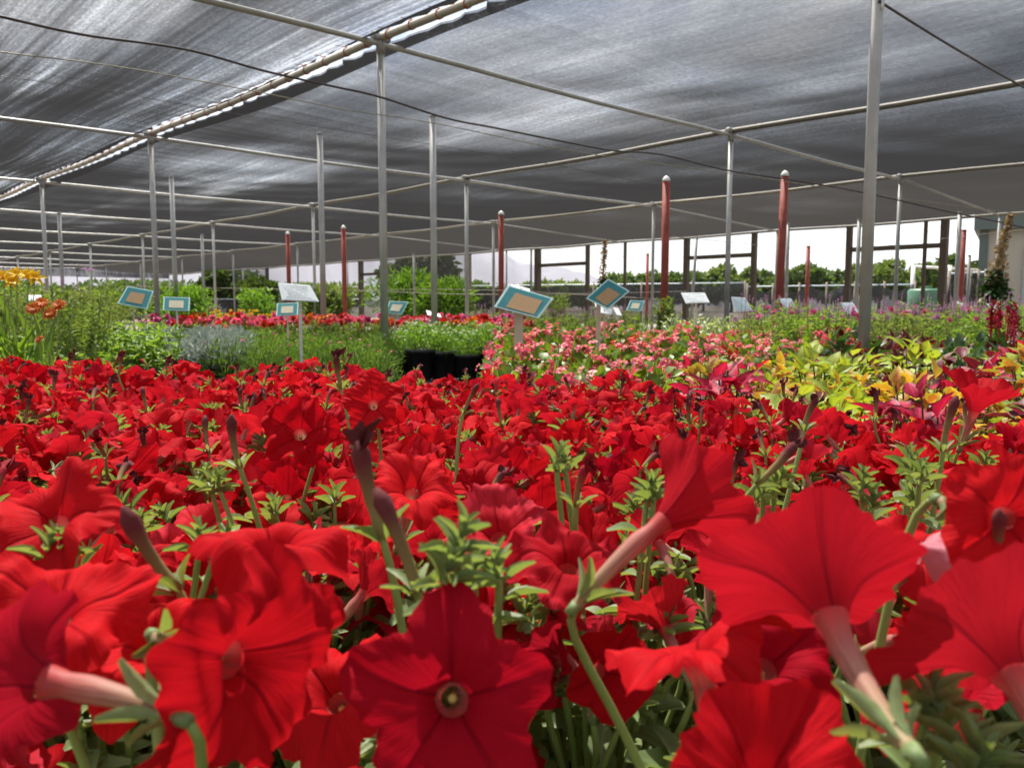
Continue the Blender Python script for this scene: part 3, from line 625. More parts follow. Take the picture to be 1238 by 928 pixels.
def scatter(protos, pts, label, cat, group, zs=0.0, sj=0.12):
    us = [False]*len(protos)
    for p in protos: remember(p)
    res = []
    for k, (x, y) in enumerate(pts):
        i = k % len(protos) if k < len(protos) else rng.integers(len(protos))
        if not us[i]: o = protos[i]; us[i] = True
        else: o = copy_tree(protos[i])
        o.location = (x, y, 0.0); o.rotation_euler.z = rng.random()*6.28; s = 1+rng.uniform(-sj, sj); o.scale = (s, s, s)
        tag(o, label, cat, group); res.append(o)
    for i, u in enumerate(us):
        if not u:
            for c in list(protos[i].children): bpy.data.objects.remove(c)
            bpy.data.objects.remove(protos[i])
    return res
def region(px0, px1, d0, d1, spx, jx=0.25, cond=None):
    """plants between image columns px0..px1 and distances d0..d1 on a diagonal grid"""
    res = []; c, s = math.cos(0.8), math.sin(0.8)
    n = int(d1*1.6/spx)+4
    for i in range(-n, n):
        for j in range(-n, n):
            a = (i+rng.uniform(-jx, jx))*spx; b = (j+rng.uniform(-jx, jx))*spx; x = a*c-b*s; y = a*s+b*c+ (d0+d1)/2
            if y < d0 or y > d1: continue
            px = 619+x/y*F*1.0
            if px < px0 or px > px1: continue
            if y < yfar(x)+0.16: continue
            if cond and not cond(x, y, px): continue
            res.append((x, y))
    random.shuffle(res); return res
# coleus bed to the right
ckinds = [('col_y', 'coleus plant with yellow leaves splashed red at their centres', 'yellow and red coleus behind the petunias'), ('col_b', 'coleus plant with dark burgundy leaves edged green', 'burgundy coleus behind the petunias'),
          ('col_o', 'coleus plant with orange-brown leaves edged lime', 'orange coleus behind the petunias'), ('col_g', 'coleus plant with lime green leaves and dark veins', 'lime coleus behind the petunias'), ('col_m', 'coleus plant with magenta red leaves', 'magenta coleus behind the petunias')]
pts = region(810, 1420, 0.9, 2.9, 0.21)
buck = defaultdict(list)
for (x, y) in pts:
    px = 619+x/y*F
    w = [3.6, 1.0, 1.6, 2.0, 1.4] if 1085 < px < 1235 else ([0.6, 1.8, 2.4, 2.8, 1.0] if px < 1085 else [1.2, 1.4, 1, 1.4, 3])
    if y > 2.2: w = [1.2, 1.4, 1.8, 2.6, 1.6]
    buck[random.choices(range(5), w)[0]].append((x, y))
for k, (mk, lb, gp) in enumerate(ckinds):
    if buck[k]: scatter([coleus(M[mk], 0.37 if i else 0.40) for i in range(2)], buck[k], lb, 'coleus', gp)
# begonias
bp = region(585, 1010, 1.9, 6.2, 0.25, cond=lambda x, y, px: (px < 830 or y > 2.9))
g = defaultdict(list)
for p in bp: g[random.choices([0, 2, 3], [6, 1.2, 2])[0]].append(p)
scatter([begonia(0), begonia(1)], g[0], 'bushy begonia plant with pink blossom clusters over glossy green leaves', 'begonia', 'pink begonias massed in the middle bed')
scatter([begonia(2)], g[2], 'begonia plant with bright red blossoms among the pink ones', 'begonia', 'red begonias among the pink ones')
scatter([begonia(3)], g[3], 'begonia plant with pale pink blossoms among the deeper pink ones', 'begonia', 'pale pink begonias')
dk = region(1000, 1400, 2.9, 4.8, 0.26)
scatter([coleus(M['dark_leaf'], 0.37, 80, 0.9), coleus(M['col_b'], 0.39, 80)], dk, 'broad-leaved dark green and purple plant behind the coleus on the right', 'bedding plant', 'dark broad-leaved plants at right')
# moss rose, bacopa, dusty miller on the left
mp_ = region(268, 535, 4.3, 6.8, 0.25, cond=lambda x, y, px: px < 472 or y > 7.2)
mr = [tuft('moss_rose_plant', M['needle'], 420, 0.335, 0.14, 0.035, 0.006, 'lance', 0.7) for i in range(3)]
for i, r in enumerate(mr): blooms(r, [2, 1, 1][i], [M['magenta'], M['pink']], 0.12, 0.345, 0.013, 6, 1)
scatter(mr, mp_, 'low moss rose plant with fine green leaves and a tiny pink flower', 'moss rose', 'moss rose plants on the left behind the petunias')
bc = [tuft('bacopa_plant', M['bright'], 300, 0.39, 0.14, 0.022, 0.014, 'round', 0.4, z0=.22, potme=POT2) for i in range(2)]
for r in bc: blooms(r, 9, [M['white']], 0.13, 0.375, 0.012, 5, 1)
scatter(bc, region(474, 600, 6.0, 7.6, 0.25), 'bright green plant dotted with small white flowers in a black pot', 'bedding plant', 'white-flowered bright green plants in the middle')
dm = [tuft('dusty_miller_plant', M['silver'], 260, 0.35, 0.14, 0.05, 0.012, 'spoon', 0.5, z0=.23, potme=POT2) for i in range(2)]
scatter(dm, region(186, 290, 4.7, 6.4, 0.22), 'silver-leaved dusty miller plant in a black pot', 'dusty miller', 'silver dusty millers on the left')
lp = [perennial(M['peren2'], 0.41, 300, 0.045, 0.022, 'leafy_plant', 0.14, potme=POT2) for i in range(2)]
scatter(lp, region(118, 192, 4.1, 6.0, 0.22), 'leafy light green plant in a black pot left of the silver ones', 'bedding plant', 'leafy potted plants on the left')
lh = [perennial(M['peren2'], 0.40, 200, 0.06, 0.028, 'leafy_plant', 0.14) for i in range(2)]
scatter(lh, region(-120, 75, 2.9, 3.7, 0.24), 'broad-leaved light green plant just beyond the petunias at the left edge', 'perennial', 'broad-leaved plants at the left edge')
tp_ = [perennial(M['peren'], 0.60, 420, 0.045, 0.010, 'tall_perennial', 0.16, 2), perennial(M['grass'], 0.64, 460, 0.05, 0.007, 'tall_perennial', 0.16, 1), perennial(M['peren'], 0.56, 420, 0.04, 0.012, 'tall_perennial', 0.16, 0)]
scatter(tp_, region(-150, 128, 3.8, 6.6, 0.30), 'tall fine-leaved perennial with sparse purple spikes at the left', 'perennial', 'tall perennials at the left')
tq = [perennial(M['grass'], 0.62, 460, 0.05, 0.007, 'wispy_perennial', 0.17, 1)]
scatter(tq, region(40, 140, 6.6, 8.6, 0.34), 'wispy grey-green perennial behind the left bed', 'perennial', 'wispy perennials behind the left bed')
# zinnias row
zk = [('redp', 'red'), ('pink', 'pink'), ('orange', 'orange'), ('magenta', 'magenta')]
zp = region(180, 640, 7.6, 9.6, 0.30)
zb = defaultdict(list)
for p in zp: zb[random.choices(range(4), [4, 3, 1.6, 1.2] if p[0] < -0.6 else [2, 2, 1, 4])[0]].append(p)
for k, (mk, nm) in enumerate(zk):
    def mkz():
        r = tuft('zinnia_plant', M['peren'], 120, 0.36, 0.14, 0.05, 0.02, 'lance', 0.3); blooms(r, 9, [M[mk]], 0.13, 0.405, 0.030, 10, 3); return r
    if zb[k]: scatter([mkz(), mkz()], zb[k], 'zinnia plant with layered %s blooms in the distant flower band' % nm, 'zinnia', '%s zinnias in the distant band' % nm)
yp = [tuft('marigold_plant', M['peren2'], 120, 0.40, 0.14, 0.04, 0.02, 'lance', 0.4)]
blooms(yp[0], 8, [M['yellow']], 0.13, 0.44, 0.03, 10, 3)
scatter(yp, region(250, 330, 11.0, 12.6, 0.45), 'yellow-flowered plant behind the red zinnia band', 'marigold', 'yellow flowers behind the zinnias')
# variegated + lilac grasses at right
vg = [tuft('variegated_plant', M['varieg'], 150, 0.43, 0.15, 0.05, 0.028, 'oval', 0.3), tuft('variegated_plant', M['peren'], 150, 0.43, 0.15, 0.05, 0.03, 'oval', 0.3)]
scatter([vg[0]], region(800, 905, 6.2, 8.2, 0.3), 'cream and green variegated plant behind the begonias', 'bedding plant', 'variegated plants behind the begonias')
scatter([vg[1]], region(640, 800, 6.2, 7.6, 0.36), 'plain green leafy plant behind the begonias', 'bedding plant', 'green plants behind the begonias')
lg = [perennial(M['grass'], 0.50, 420, 0.05, 0.008, 'lilac_perennial', 0.17, 8), perennial(M['peren2'], 0.54, 380, 0.04, 0.010, 'lilac_perennial', 0.17, 6)]
for q_ in lg: blooms(q_, 2, [M['magenta'], M['lilac']], .15, .50, .022, 8, 2)
scatter(lg, region(905, 1400, 4.8, 8.0, 0.33), 'grassy green perennial flecked with lilac flowers at the right', 'perennial', 'lilac perennials at the right')
lg2 = [perennial(M['lilac' if False else 'grass'], 0.46, 300, 0.05, 0.008, 'verbena_plant', 0.17, 12)]
scatter(lg2, region(560, 780, 9.5, 11.5, 0.45), 'lilac-flowered plant beyond the begonias in the middle distance', 'perennial', 'lilac plants in the middle distance')

def single(root, x, y, label, cat, rz=0, s=1.0):
    root.location = (x, y, 0); root.rotation_euler.z = rz; root.scale = (s, s, s); tag(root, label, cat); return root
# celosia at right edge
for k, (px, d, lb) in enumerate([(1208, 3.9, 'celosia plant with dark crimson plumes, left one of the pair at the right edge'), (1238, 3.7, 'celosia plant with dark crimson plumes cut by the right edge')]):
    r = tuft('celosia_plant', M['col_b'], 90, 0.42, 0.12, 0.06, 0.025, 'lance', 0.4)
    for j in range(6):
        f = MB(); n = 90; t = rng.random(n); q = 0.018*(1-t)**0.8; a = rng.random(n)*6.28
        put_leaves(f, TPL3['oval'], np.stack([q*np.cos(a), q*np.sin(a), t*0.09], 1), rnd_dirs(n, 0.1, 1), rnd_dirs(n), 0.014, 0.007)
        f.tube([(0, 0, -0.14), (0, 0, 0.05)], 0.003, 5, 0)
        a = rng.random()*6.28; f.build('plume', M['crimson'], r, (0.08*math.cos(a)*rng.random(), 0.08*math.sin(a), 0.44+rng.uniform(-.02, .05)))
    single(r, PX(px, d), d, lb, 'celosia')
# daylily and gaillardia at left
r = tuft('yellow_lily_plant', M['peren2'], 60, 0.5, 0.12, 0.16, 0.014, 'blade', 1.0)
for k, (px, py, dx) in enumerate([(4, 336, 0), (20, 333, 0.02), (34, 334, 0), (-12, 338, 0), (12, 341, .03), (42, 337, 0)]):
    f = MB(); p = P(px, py, 3.0+dx)-Vector((PX(15, 3.0), 3.0, 0)); daisy(f, (0, 0, 0), (rng.normal(0, .5), -.5, .5), 0.040, 6, 0, 1, 2, 'lance', 0.5, 0.35)
    f.tube(bez((0, 0, 0), (0, 0, -.08), (-p.x*.5, -p.y*.5, -.2), (-p.x*.9, -p.y*.9, -p.z+.15), 6), .002, 5, 2, caps=False)
    f.build('flower', [M['yellow'], M['eye'], M_PSTEM], r, p)
single(r, PX(15, 3.0), 3.0, 'tall plant with golden yellow lily-like flowers at the left edge', 'lily')
r = tuft('blanket_flower_plant', M['peren'], 100, 0.40, 0.12, 0.06, 0.018, 'lance', 0.7)
for k, (px, py) in enumerate([(50, 366), (60, 379), (71, 369), (47, 410), (40, 373)]):
    f = MB(); p = P(px, py, 2.75)-Vector((PX(58, 2.75), 2.75, 0)); daisy(f, (0, 0, 0), (rng.normal(0, .3), -.6, .6), 0.025 if k != 3 else .015, 13, 0, 2, 2, 'spoon', 0.45, 0.1)
    f.tube(bez((0, 0, 0), (0, 0, -.06), (-p.x*.5, -p.y*.5, -.15), (-p.x*.8, -p.y*.8, -p.z+.15), 6), .0018, 5, 1, caps=False)
    f.build('flower', [M['maroon'], M_PSTEM, M['crimson']], r, p)
single(r, PX(58, 2.75), 2.75, 'blanket flower plant with orange and maroon daisies at the left', 'blanket flower')
r = tuft('purple_verbena', M['peren'], 60, 0.4, 0.1, 0.05, 0.01, 'lance', 0.7)
f = MB(); p = P(108, 325, 5.2)-Vector((PX(108, 5.2), 5.2, 0))
for k in range(14): daisy(f, rng.normal(0, .009, 3)*np.array([1.6, 1, .5]), (rng.normal(0, .5), -.3, .7), 0.009, 5, 0, None)
f.tube([(0, 0, 0), (0.01, 0, -p.z*.5), (0, 0, -p.z+.15)], .002, 5, 1); f.build('flower_head', [M['lilac'], M_PSTEM], r, p)
single(r, PX(108, 5.2), 5.2, 'single purple flower head on a tall thin stem above the left plants', 'verbena')
# tall flower spires on the right
def spire(px, d, hpx, label, lean=0.0):
    root = empty('hollyhock_plant', (PX(px, d), d, 0)); top = (HOR-hpx)/F*d+CAMZ
    st = MB(); st.tube(bez((0, 0, 0), (0, 0, top*.3), (lean*.6, 0, top*.7), (lean, 0, top), 12), np.linspace(.012, .004, 12), 7); st.build('stem', M_PSTEM, root)
    n = 150; t = rng.random(n)**0.8; z = 0.5+t*(top*0.62-0.5); x = lean*(z/top)**2
    f = MB(); put_leaves(f, TPL3['oval'], np.stack([x, 0*x, z], 1), rnd_dirs(n, -.5, .5), np.repeat([[0, 0, 1.]], n, 0)+.01, rng.uniform(.1, .22, n)*(1.1-.6*t), 0.075); f.build('foliage', M['dark_leaf'], root)
    f = MB(); n = 300; t = rng.random(n)**.8; z = top*0.52+t*top*0.48; q = .045*(1-t)+.014; a = rng.random(n)*6.28; x = lean*(z/top)**2
    put_leaves(f, TPL3['round'], np.stack([x+q*np.cos(a), q*np.sin(a), z], 1), rnd_dirs(n, -.2, .6), rnd_dirs(n), rng.uniform(.02, .045, n), .028, m=0); f.tube([(lean*(zz_/top)**2, 0, zz_) for zz_ in np.linspace(top*.5, top, 8)], .016, 6); f.build('seed_spike', [M['seed']], root)
    tag(root, label, 'hollyhock'); return root
spire(1191, 8.6, 262, 'tall brown seeded hollyhock spire, nearer and left of the pair by the building', 0.22)
spire(1209, 9.4, 280, 'tall leafy hollyhock spire, right-hand one of the pair by the building', 0.0)
spire(727, 13, 292, 'lone thin hollyhock spire standing behind the tilted teal sign', 0.05)

# shrubs in the middle distance
def shrub(name, px, d, ytop, wpx, ml, n, L, W, label, tpl='lance', cat='shrub'):
    root = empty(name, (PX(px, d), d, 0)); H = (HOR-ytop)/F*d+CAMZ; R = wpx/2/F*d
    mb = MB(); k = 22
    cent = np.stack([rng.normal(0, R*.45, k), rng.normal(0, R*.45, k), rng.uniform(.35, 1, k)*H*.85], 1)
    st = MB()
    for c in cent: st.tube(bez((0, 0, 0), (0, 0, H*.2), c*np.array([.6, .6, .7]), c, 6), np.linspace(.018, .006, 6), 5)
    st.build('stem', M_WOOD, root)
    ci = rng.integers(k, size=n); p = cent[ci]+rng.normal(0, 1, (n, 3))*np.array([R*.24, R*.24, H*.12]); p[:, 2] = np.clip(p[:, 2], .05, H)
    put_leaves(mb, TPL3[tpl], p, jit((p-np.array([0, 0, H*.3]))/H, .5), rnd_dirs(n), rng.uniform(.7, 1.3, n)*L, W)
    mb.build('foliage', ml, root); tag(root, label, cat); return root
shrub('lime_shrub', 228, 11.5, 350, 62, M['bright'], 2600, .09, .022, 'lime green feathery shrub beyond the left teal signs')
shrub('yellow_shrub', 310, 17, 352, 36, M['bright'], 1500, .10, .04, 'small yellow-green bush beyond the red zinnias')
shrub('dark_shrub', 397, 17, 352, 46, M['peren'], 2200, .12, .055, 'dark round leafy bush behind the white sign card', 'oval')
shrub('feathery_shrub', 500, 22, 330, 62, M['bright'], 2600, .22, .03, 'tall feathery light green shrub behind the mesh, left one')
shrub('feathery_shrub', 540, 21, 340, 50, M['bright'], 2200, .22, .03, 'shorter feathery light green shrub behind the mesh, right one')
shrub('weed_shrub', 676, 12.5, 358, 30, M['peren'], 900, .06, .02, 'small green weedy bush right of the large tilted sign')
shrub('weed_shrub', 806, 8.8, 362, 24, M['peren'], 700, .05, .02, 'small pale weedy plant right of the red post')

# ------------------------------------------------------------------ signs
def sign(corners, d, label, kind='teal', stake=None, paper=None, lines=0, back=0.03):
    tl, tr, br, bl = corners
    c = [P(*tl, d+back), P(*tr, d+back), P(*br, d-back), P(*bl, d-back)]
    cen = sum(c, Vector())/4; ex = ((c[1]-c[0])+(c[2]-c[3]))*0.5; ey = ((c[0]-c[3])+(c[1]-c[2]))*0.5; n = ex.cross(ey).normalized()
    if n.y > 0: n = -n
    foot = Vector((cen.x, cen.y, 0)); root = empty('sign_card', foot)
    def quadbox(cs, off, t, name, m, inset=None):
        q = [Vector(x) for x in cs]; mb = MB(); v = [tuple(x+n*(off+t)-foot) for x in q]+[tuple(x+n*off-foot) for x in q]
        mb.add(v, [[0, 1, 2, 3], [7, 6, 5, 4], [0, 4, 5, 1], [1, 5, 6, 2], [2, 6, 7, 3], [3, 7, 4, 0]]); return mb.build(name, m, root, smooth=False)
    ins = lambda k: [cen+(x-cen)*k for x in c]
    bm = {'teal': M_TEAL, 'white': M_CARDW, 'blue': M_CARDB}[kind]
    quadbox(c, 0, 0.003, 'card_rim', M_EDGE if kind == 'teal' else M_CARDW); quadbox(ins(0.90), 0.003, 0.0015, 'card_face', bm)
    if kind == 'teal':
        if paper: pc = [P(x, y, d+(back if i < 2 else -back)*0.6) for i, (x, y) in enumerate(paper)]; pc = [x-n*((x-cen).dot(n)) for x in pc]
        else: pc = [cen+(x-cen)*0.55-ey*0.04 for x in c]
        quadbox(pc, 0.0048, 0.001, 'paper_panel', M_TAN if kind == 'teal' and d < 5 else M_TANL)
    if lines:
        mb = MB()
        for k in range(lines):
            f = 0.34-0.68*k/(lines-1); w = rng.uniform(.28, .4)
            j = -w
            while j < w:
                l = rng.uniform(.02, .07); a = cen+ey*f+ex*j+n*0.0052; b = cen+ey*f+ex*min(j+l, w)+n*0.0052; h = ey*0.022
                mb.add([tuple(a-h-foot), tuple(b-h-foot), tuple(b+h-foot), tuple(a+h-foot)], [[0, 1, 2, 3]]); j += l+.018
        mb.build('small_print', M_INK, root)
    sx, w, sm = stake if stake else (None, 0.008, M_STAKE)
    bpt = (c[2]+c[3])*0.5 if sx is None else P(sx, (bl[1]+br[1])/2, d)
    bpt = bpt-foot; mb = MB(); topz = bpt.z+0.02; mb.box((bpt.x, bpt.y+0.012, (topz)/2), (w, 0.004, topz)); mb.build('stake', sm, root, smooth=False)
    tag(root, label, 'sign'); return root
S = sign
S([(154, 346), (186, 352), (178, 374), (142, 367)], 4.7, 'tilted teal sign card with pale panel, leftmost over the green plants')
S([(198, 359), (230, 360), (229, 376), (197, 375)], 5.6, 'level teal sign card on a white stake above the silver plants', stake=(213, .012, M_STAKEW))
S([(336, 342), (375, 345), (386, 365), (341, 363)], 4.3, 'large white sign card with grey print on a white stake', 'white', stake=(362, .015, M_STAKEW), lines=7)
S([(335, 367), (361, 366), (360, 381), (334, 382)], 6.0, 'small teal sign card just below the large white card', stake=(347, .01, M_STAKEW))
S([(471, 364), (494, 365), (486, 380), (466, 378)], 6.6, 'small slanted teal sign card beside the tall middle steel pole', stake=(477, .012, M_STAKE))
S([(515, 375), (532, 380), (534, 384), (517, 381)], 8.0, 'small white card lying almost flat above the zinnias', 'white')
S([(614, 345), (669, 361), (651, 385), (597, 371)], 3.3, 'largest teal sign card, tilted, with brown panel and wide tan stake', paper=[(623, 355), (655, 365), (645, 382), (611, 373)], stake=(627, .036, M_STAKE))
S([(618, 344), (640, 350), (641, 356), (620, 352)], 3.5, 'pale card edge peeping out behind the largest teal sign', 'white')
S([(735, 337), (761, 352), (735, 374), (708, 361)], 4.0, 'teal sign card turned like a diamond with brown panel', paper=[(735, 348), (749, 357), (732, 371), (719, 361)], stake=(724, .022, M_STAKE))
S([(718, 365), (740, 374), (739, 381), (723, 378)], 4.3, 'white card tucked behind the diamond-turned teal sign', 'white')
S([(741, 372), (747, 373), (752, 382), (746, 381)], 6.3, 'tiny white card between the diamond sign and the small teal sign', 'white')
S([(762, 363), (779, 364), (775, 376), (757, 375)], 7.6, 'smallest teal sign card with pale panel near the red post', stake=(768, .012, M_STAKE))
S([(823, 354), (852, 354), (858, 366), (829, 367)], 6.2, 'white sign card with faint print right of the tall red post', 'white', stake=(842, .018, M_STAKEW), lines=4)
S([(884, 359), (901, 360), (910, 376), (888, 377)], 6.6, 'steeply slanted pale blue sign card left of the second red post', 'blue')
S([(941, 361), (956, 361), (963, 372), (949, 373)], 8.0, 'small pale blue sign card right of the second red post', 'blue', stake=(954, .012, M_STAKE))
S([(1016, 366), (1031, 366), (1039, 379), (1024, 380)], 6.8, 'pale blue sign card just left of the nearest steel pole', 'blue')
S([(1156, 364), (1165, 367), (1171, 376), (1162, 373)], 7.5, 'narrow tilted white sign card below the right red post', 'white', stake=(1166, .01, M_STAKE))
S([(1192, 367), (1209, 369), (1207, 380), (1200, 378)], 7.0, 'pale sign card above the crimson plumes at the right', 'blue')
S([(35, 357), (50, 357), (50, 364), (35, 364)], 5.4, 'dull beige blank card above the orange daisies', 'white')

# ------------------------------------------------------------------ shade house
O = Vector((-0.985, 6.41)); U = Vector((3.50, 3.32)); V = Vector((-3.23, 3.46)); ZR = CAMZ+2.0
def G(i, j): return O+U*i+V*j
frame = empty('shade_house_frame', (0, 0, 0)); tag(frame, 'galvanised steel pipe frame carrying the shade cloth roof', 'frame')
DROP = 0.22
M_SUNPIPE = plain('sunlit_toned_pipe', (0.42, 0.37, 0.28), .5, .1, var=.25)  # pale warm colour carries the sunlight falling on the seam pipe
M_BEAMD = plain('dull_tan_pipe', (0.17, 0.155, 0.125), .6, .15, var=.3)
def zroof(i): return ZR if i <= 2 else ZR-DROP*(i-2)
I0, I1, J0, J1 = -2, 3, -3, 9
for i in range(I0, I1+1):
    for j in range(J0, J1+1):
        g = G(i, j)
        if i == 3 and j not in (0, 1, 3, 5, 7, 9): continue
        if g.length < 2.2 or (i, j) in ((0, -1), (-1, -1), (-1, 0)): continue   # bays the photographer stands in are clear span
        mb = MB(); mb.tube([(g.x, g.y, 0), (g.x, g.y, zroof(i)-0.03)], 0.030, 12); mb.build('post', M_GALV if i < 2 else M_GALVD, frame)
        mb = MB(); d = U.normalized(); mb.tube([(g.x-d.x*.07, g.y-d.y*.07, zroof(i)), (g.x+d.x*.07, g.y+d.y*.07, zroof(i))], 0.037, 10); mb.tube([(g.x, g.y, zroof(i)-.12), (g.x, g.y, zroof(i)-.02)], 0.036, 10)
        if i < 3: mb.build('clamp', M_GALVD, frame)
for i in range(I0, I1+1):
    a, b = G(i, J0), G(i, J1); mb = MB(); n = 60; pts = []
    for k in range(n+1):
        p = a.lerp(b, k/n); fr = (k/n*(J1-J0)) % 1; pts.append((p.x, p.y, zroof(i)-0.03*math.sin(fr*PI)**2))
    mb.tube(pts, 0.029, 10); mb.build('beam', M_SUNPIPE if i == 0 else (M_GALV if i < 1 else M_BEAMD), frame)
for j in range(J0, J1+1):
    a, b = G(I0, j), G(2, j); mb = MB(); n = 24; pts = []
    for k in range(n+1):
        p = a.lerp(b, k/n); fr = (k/n*(2-I0)) % 1; pts.append((p.x, p.y, ZR-0.045-0.02*math.sin(fr*PI)**2))
    mb.tube(pts, 0.022, 8); mb.build('rafter', M_GALV, frame)
    c = G(3, j); mb = MB(); mb.tube([(b.x, b.y, ZR-.04), (c.x, c.y, zroof(3)-.02)], 0.018, 8)
    if j <= 3: mb.build('rafter', M_GALVD, frame)

def cloth_mat(name, k=0.40, seed=0.0, dens=1.0, st=1.0, big=1.7, tone=(0.03, 0.03, 0.031)):
    m, N, L = mat(name)
    tc = N.new('ShaderNodeTexCoord'); mp = N.new('ShaderNodeMapping'); mp.vector_type = 'POINT'
    mp.inputs['Rotation'].default_value = (0, 0, -math.atan2(V.y, V.x)); mp.inputs['Location'].default_value = (seed, seed*1.7, 0)
    L.new(tc.outputs['Object'], mp.inputs['Vector'])
    def streak(sx, sy, det=4.0, dist=0.0):
        m2 = N.new('ShaderNodeMapping'); m2.inputs['Scale'].default_value = (sx, sy, 1); L.new(mp.outputs[0], m2.inputs[0])
        n = nd(N, 'ShaderNodeTexNoise', Scale=1.0, Detail=det, Distortion=dist, Roughness=0.6); L.new(m2.outputs[0], n.inputs['Vector']); return n.outputs[0]
    s1 = streak(0.05, 1.6, 5.0); s2 = streak(0.35, 16.0, 4.0); s3 = streak(30, 70, 3.0); s4 = streak(0.25, 0.5, 2.0)
    dn = mth(N, L, 'ADD', mth(N, L, 'MULTIPLY', mth(N, L, 'SUBTRACT', s1, 0.5), 2.4*st), mth(N, L, 'MULTIPLY', mth(N, L, 'SUBTRACT', s2, 0.5), 1.5*st))
    dn = mth(N, L, 'ADD', dn, mth(N, L, 'MULTIPLY', mth(N, L, 'SUBTRACT', s3, 0.5), 1.3))
    dn = mth(N, L, 'ADD', dn, mth(N, L, 'MULTIPLY', mth(N, L, 'SUBTRACT', s4, 0.5), big))  # broad density patches stand in for bright cloud light behind the cloth
    kk = mth(N, L, 'MULTIPLY', mth(N, L, 'MAXIMUM', mth(N, L, 'ADD', 1.0, dn), 0.22), k*dens)
    geo = N.new('ShaderNodeNewGeometry'); dp = N.new('ShaderNodeVectorMath'); dp.operation = 'DOT_PRODUCT'
    L.new(geo.outputs['True Normal'], dp.inputs[0]); L.new(geo.outputs['Incoming'], dp.inputs[1])
    cs = mth(N, L, 'MAXIMUM', mth(N, L, 'ABSOLUTE', dp.outputs['Value']), 0.03)
    # light has to thread the weave: openness falls off with slant
    T = mth(N, L, 'EXPONENT', mth(N, L, 'MULTIPLY', mth(N, L, 'DIVIDE', kk, mth(N, L, 'POWER', cs, 1.5)), -1.0))
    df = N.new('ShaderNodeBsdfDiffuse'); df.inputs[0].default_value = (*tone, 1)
    tl = N.new('ShaderNodeBsdfTranslucent'); tl.inputs[0].default_value = (0.022, 0.022, 0.023, 1)
    ad = N.new('ShaderNodeMixShader'); ad.inputs[0].default_value = 0.55; L.new(df.outputs[0], ad.inputs[1]); L.new(tl.outputs[0], ad.inputs[2])
    tr = N.new('ShaderNodeBsdfTransparent')
    mx = N.new('ShaderNodeMixShader'); L.new(T, mx.inputs[0]); L.new(ad.outputs[0], mx.inputs[1]); L.new(tr.outputs[0], mx.inputs[2]); out(N, L, mx.outputs[0]); return m
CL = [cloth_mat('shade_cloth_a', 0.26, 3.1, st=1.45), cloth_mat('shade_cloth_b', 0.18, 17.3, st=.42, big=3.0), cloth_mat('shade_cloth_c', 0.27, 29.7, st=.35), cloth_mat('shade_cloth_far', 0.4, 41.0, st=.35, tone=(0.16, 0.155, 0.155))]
M_HEM = cloth_mat('shade_cloth_hem', 1.3, 7.0)
def cloth(i0, i1, gap0, gap1, m, label, hem0=False, hem1=False):
    """one cloth panel between pipe lines i0,i1; edges scalloped by the ties where gap>0"""
    root = empty('shade_cloth', (0, 0, 0)); nu, nv = 16, 600; ul = U.length; mb = MB()
    ts = np.linspace(0, 1, nu+1); js = np.linspace(J0, J1, nv+1); tie = 0.30/V.length
    rs = np.random.default_rng(int(i0*7+50)); ph = rs.random()
    wob = np.interp(js, np.linspace(J0, J1, 60), rs.random(60))
    sc_ = np.abs(np.sin((js/tie+ph)*PI))**0.6
    g0 = (gap0*(0.35+0.65*sc_**.5)*(0.8+.35*wob))/ul if gap0 else 0*js; g1 = (gap1*(0.35+0.65*sc_**.5)*(0.8+.35*wob))/ul if gap1 else 0*js
    U2 = np.array(U); V2 = np.array(V); O2 = np.array(O)
    Ig = (i0+g0)[:, None]+((i1-g1)-(i0+g0))[:, None]*ts[None]
    xy = O2+Ig[..., None]*U2+js[:, None, None]*V2
    fr = (js % 1)[:, None]; tt = np.clip(ts, 0, 1)[None]
    z = ZR+0.033-np.clip(Ig-2, 0, 1)*DROP
    sag = 0.07*np.sin(tt*PI)*(0.6+0.4*np.sin(fr*PI))+0.03*np.sin(fr*PI)**2
    wr = 0.006*np.sin(js[:, None]*9+tt*5)+0.004*np.sin(js[:, None]*23+tt*11)
    z = z-0.036*np.exp(-np.abs(Ig)*ul/.35)-sag*1.0-wr*np.sin(tt*PI)
    v = np.concatenate([xy, z[..., None]], 2).reshape(-1, 3); w = nu+1
    ii, jj = np.meshgrid(np.arange(nv), np.arange(nu), indexing='ij'); b = (ii*w+jj).ravel(); f = np.stack([b, b+1, b+w+1, b+w], 1)
    mb.add(v, f); mb.build('cloth_panel', m, root)
    for side, on in ((0, hem0), (1, hem1)):
        if not on: continue
        hb = MB(); hw = 0.07/ul; k0 = Ig[:, 0] if side == 0 else Ig[:, -1]; k1 = np.full(len(k0), (i0+gap0/ul+hw) if side == 0 else (i1-gap1/ul-hw))+0.01*np.sin(js*4)
        I2 = np.stack([k0, (k0+k1)/2, k1], 1); xy2 = O2+I2[..., None]*U2+js[:, None, None]*V2
        z2 = np.repeat((ZR-0.001-0.03*np.sin((js % 1)*PI)**2)[:, None], 3, 1)-np.array([0.006, 0.022, 0.042])[None]
        v = np.concatenate([xy2, z2[..., None]], 2).reshape(-1, 3); ii, jj = np.meshgrid(np.arange(nv), np.arange(2), indexing='ij'); b = (ii*3+jj).ravel()
        hb.add(v, np.stack([b, b+1, b+4, b+3], 1)); hb.build('hem', M_HEM, root)
    tag(root, label, 'shade cloth', None); return root
cloth(-2, 0, 0, 0.11, CL[0], 'nearest shade cloth panel, top left of the bright lashed seam', hem1=True)
cloth(0, 1, 0.14, 0, CL[1], 'shade cloth panel just right of the bright lashed seam', hem0=True)
cloth(1, 2, 0.0, 0, CL[2], 'dark shade cloth panel between the second and third roof pipes')
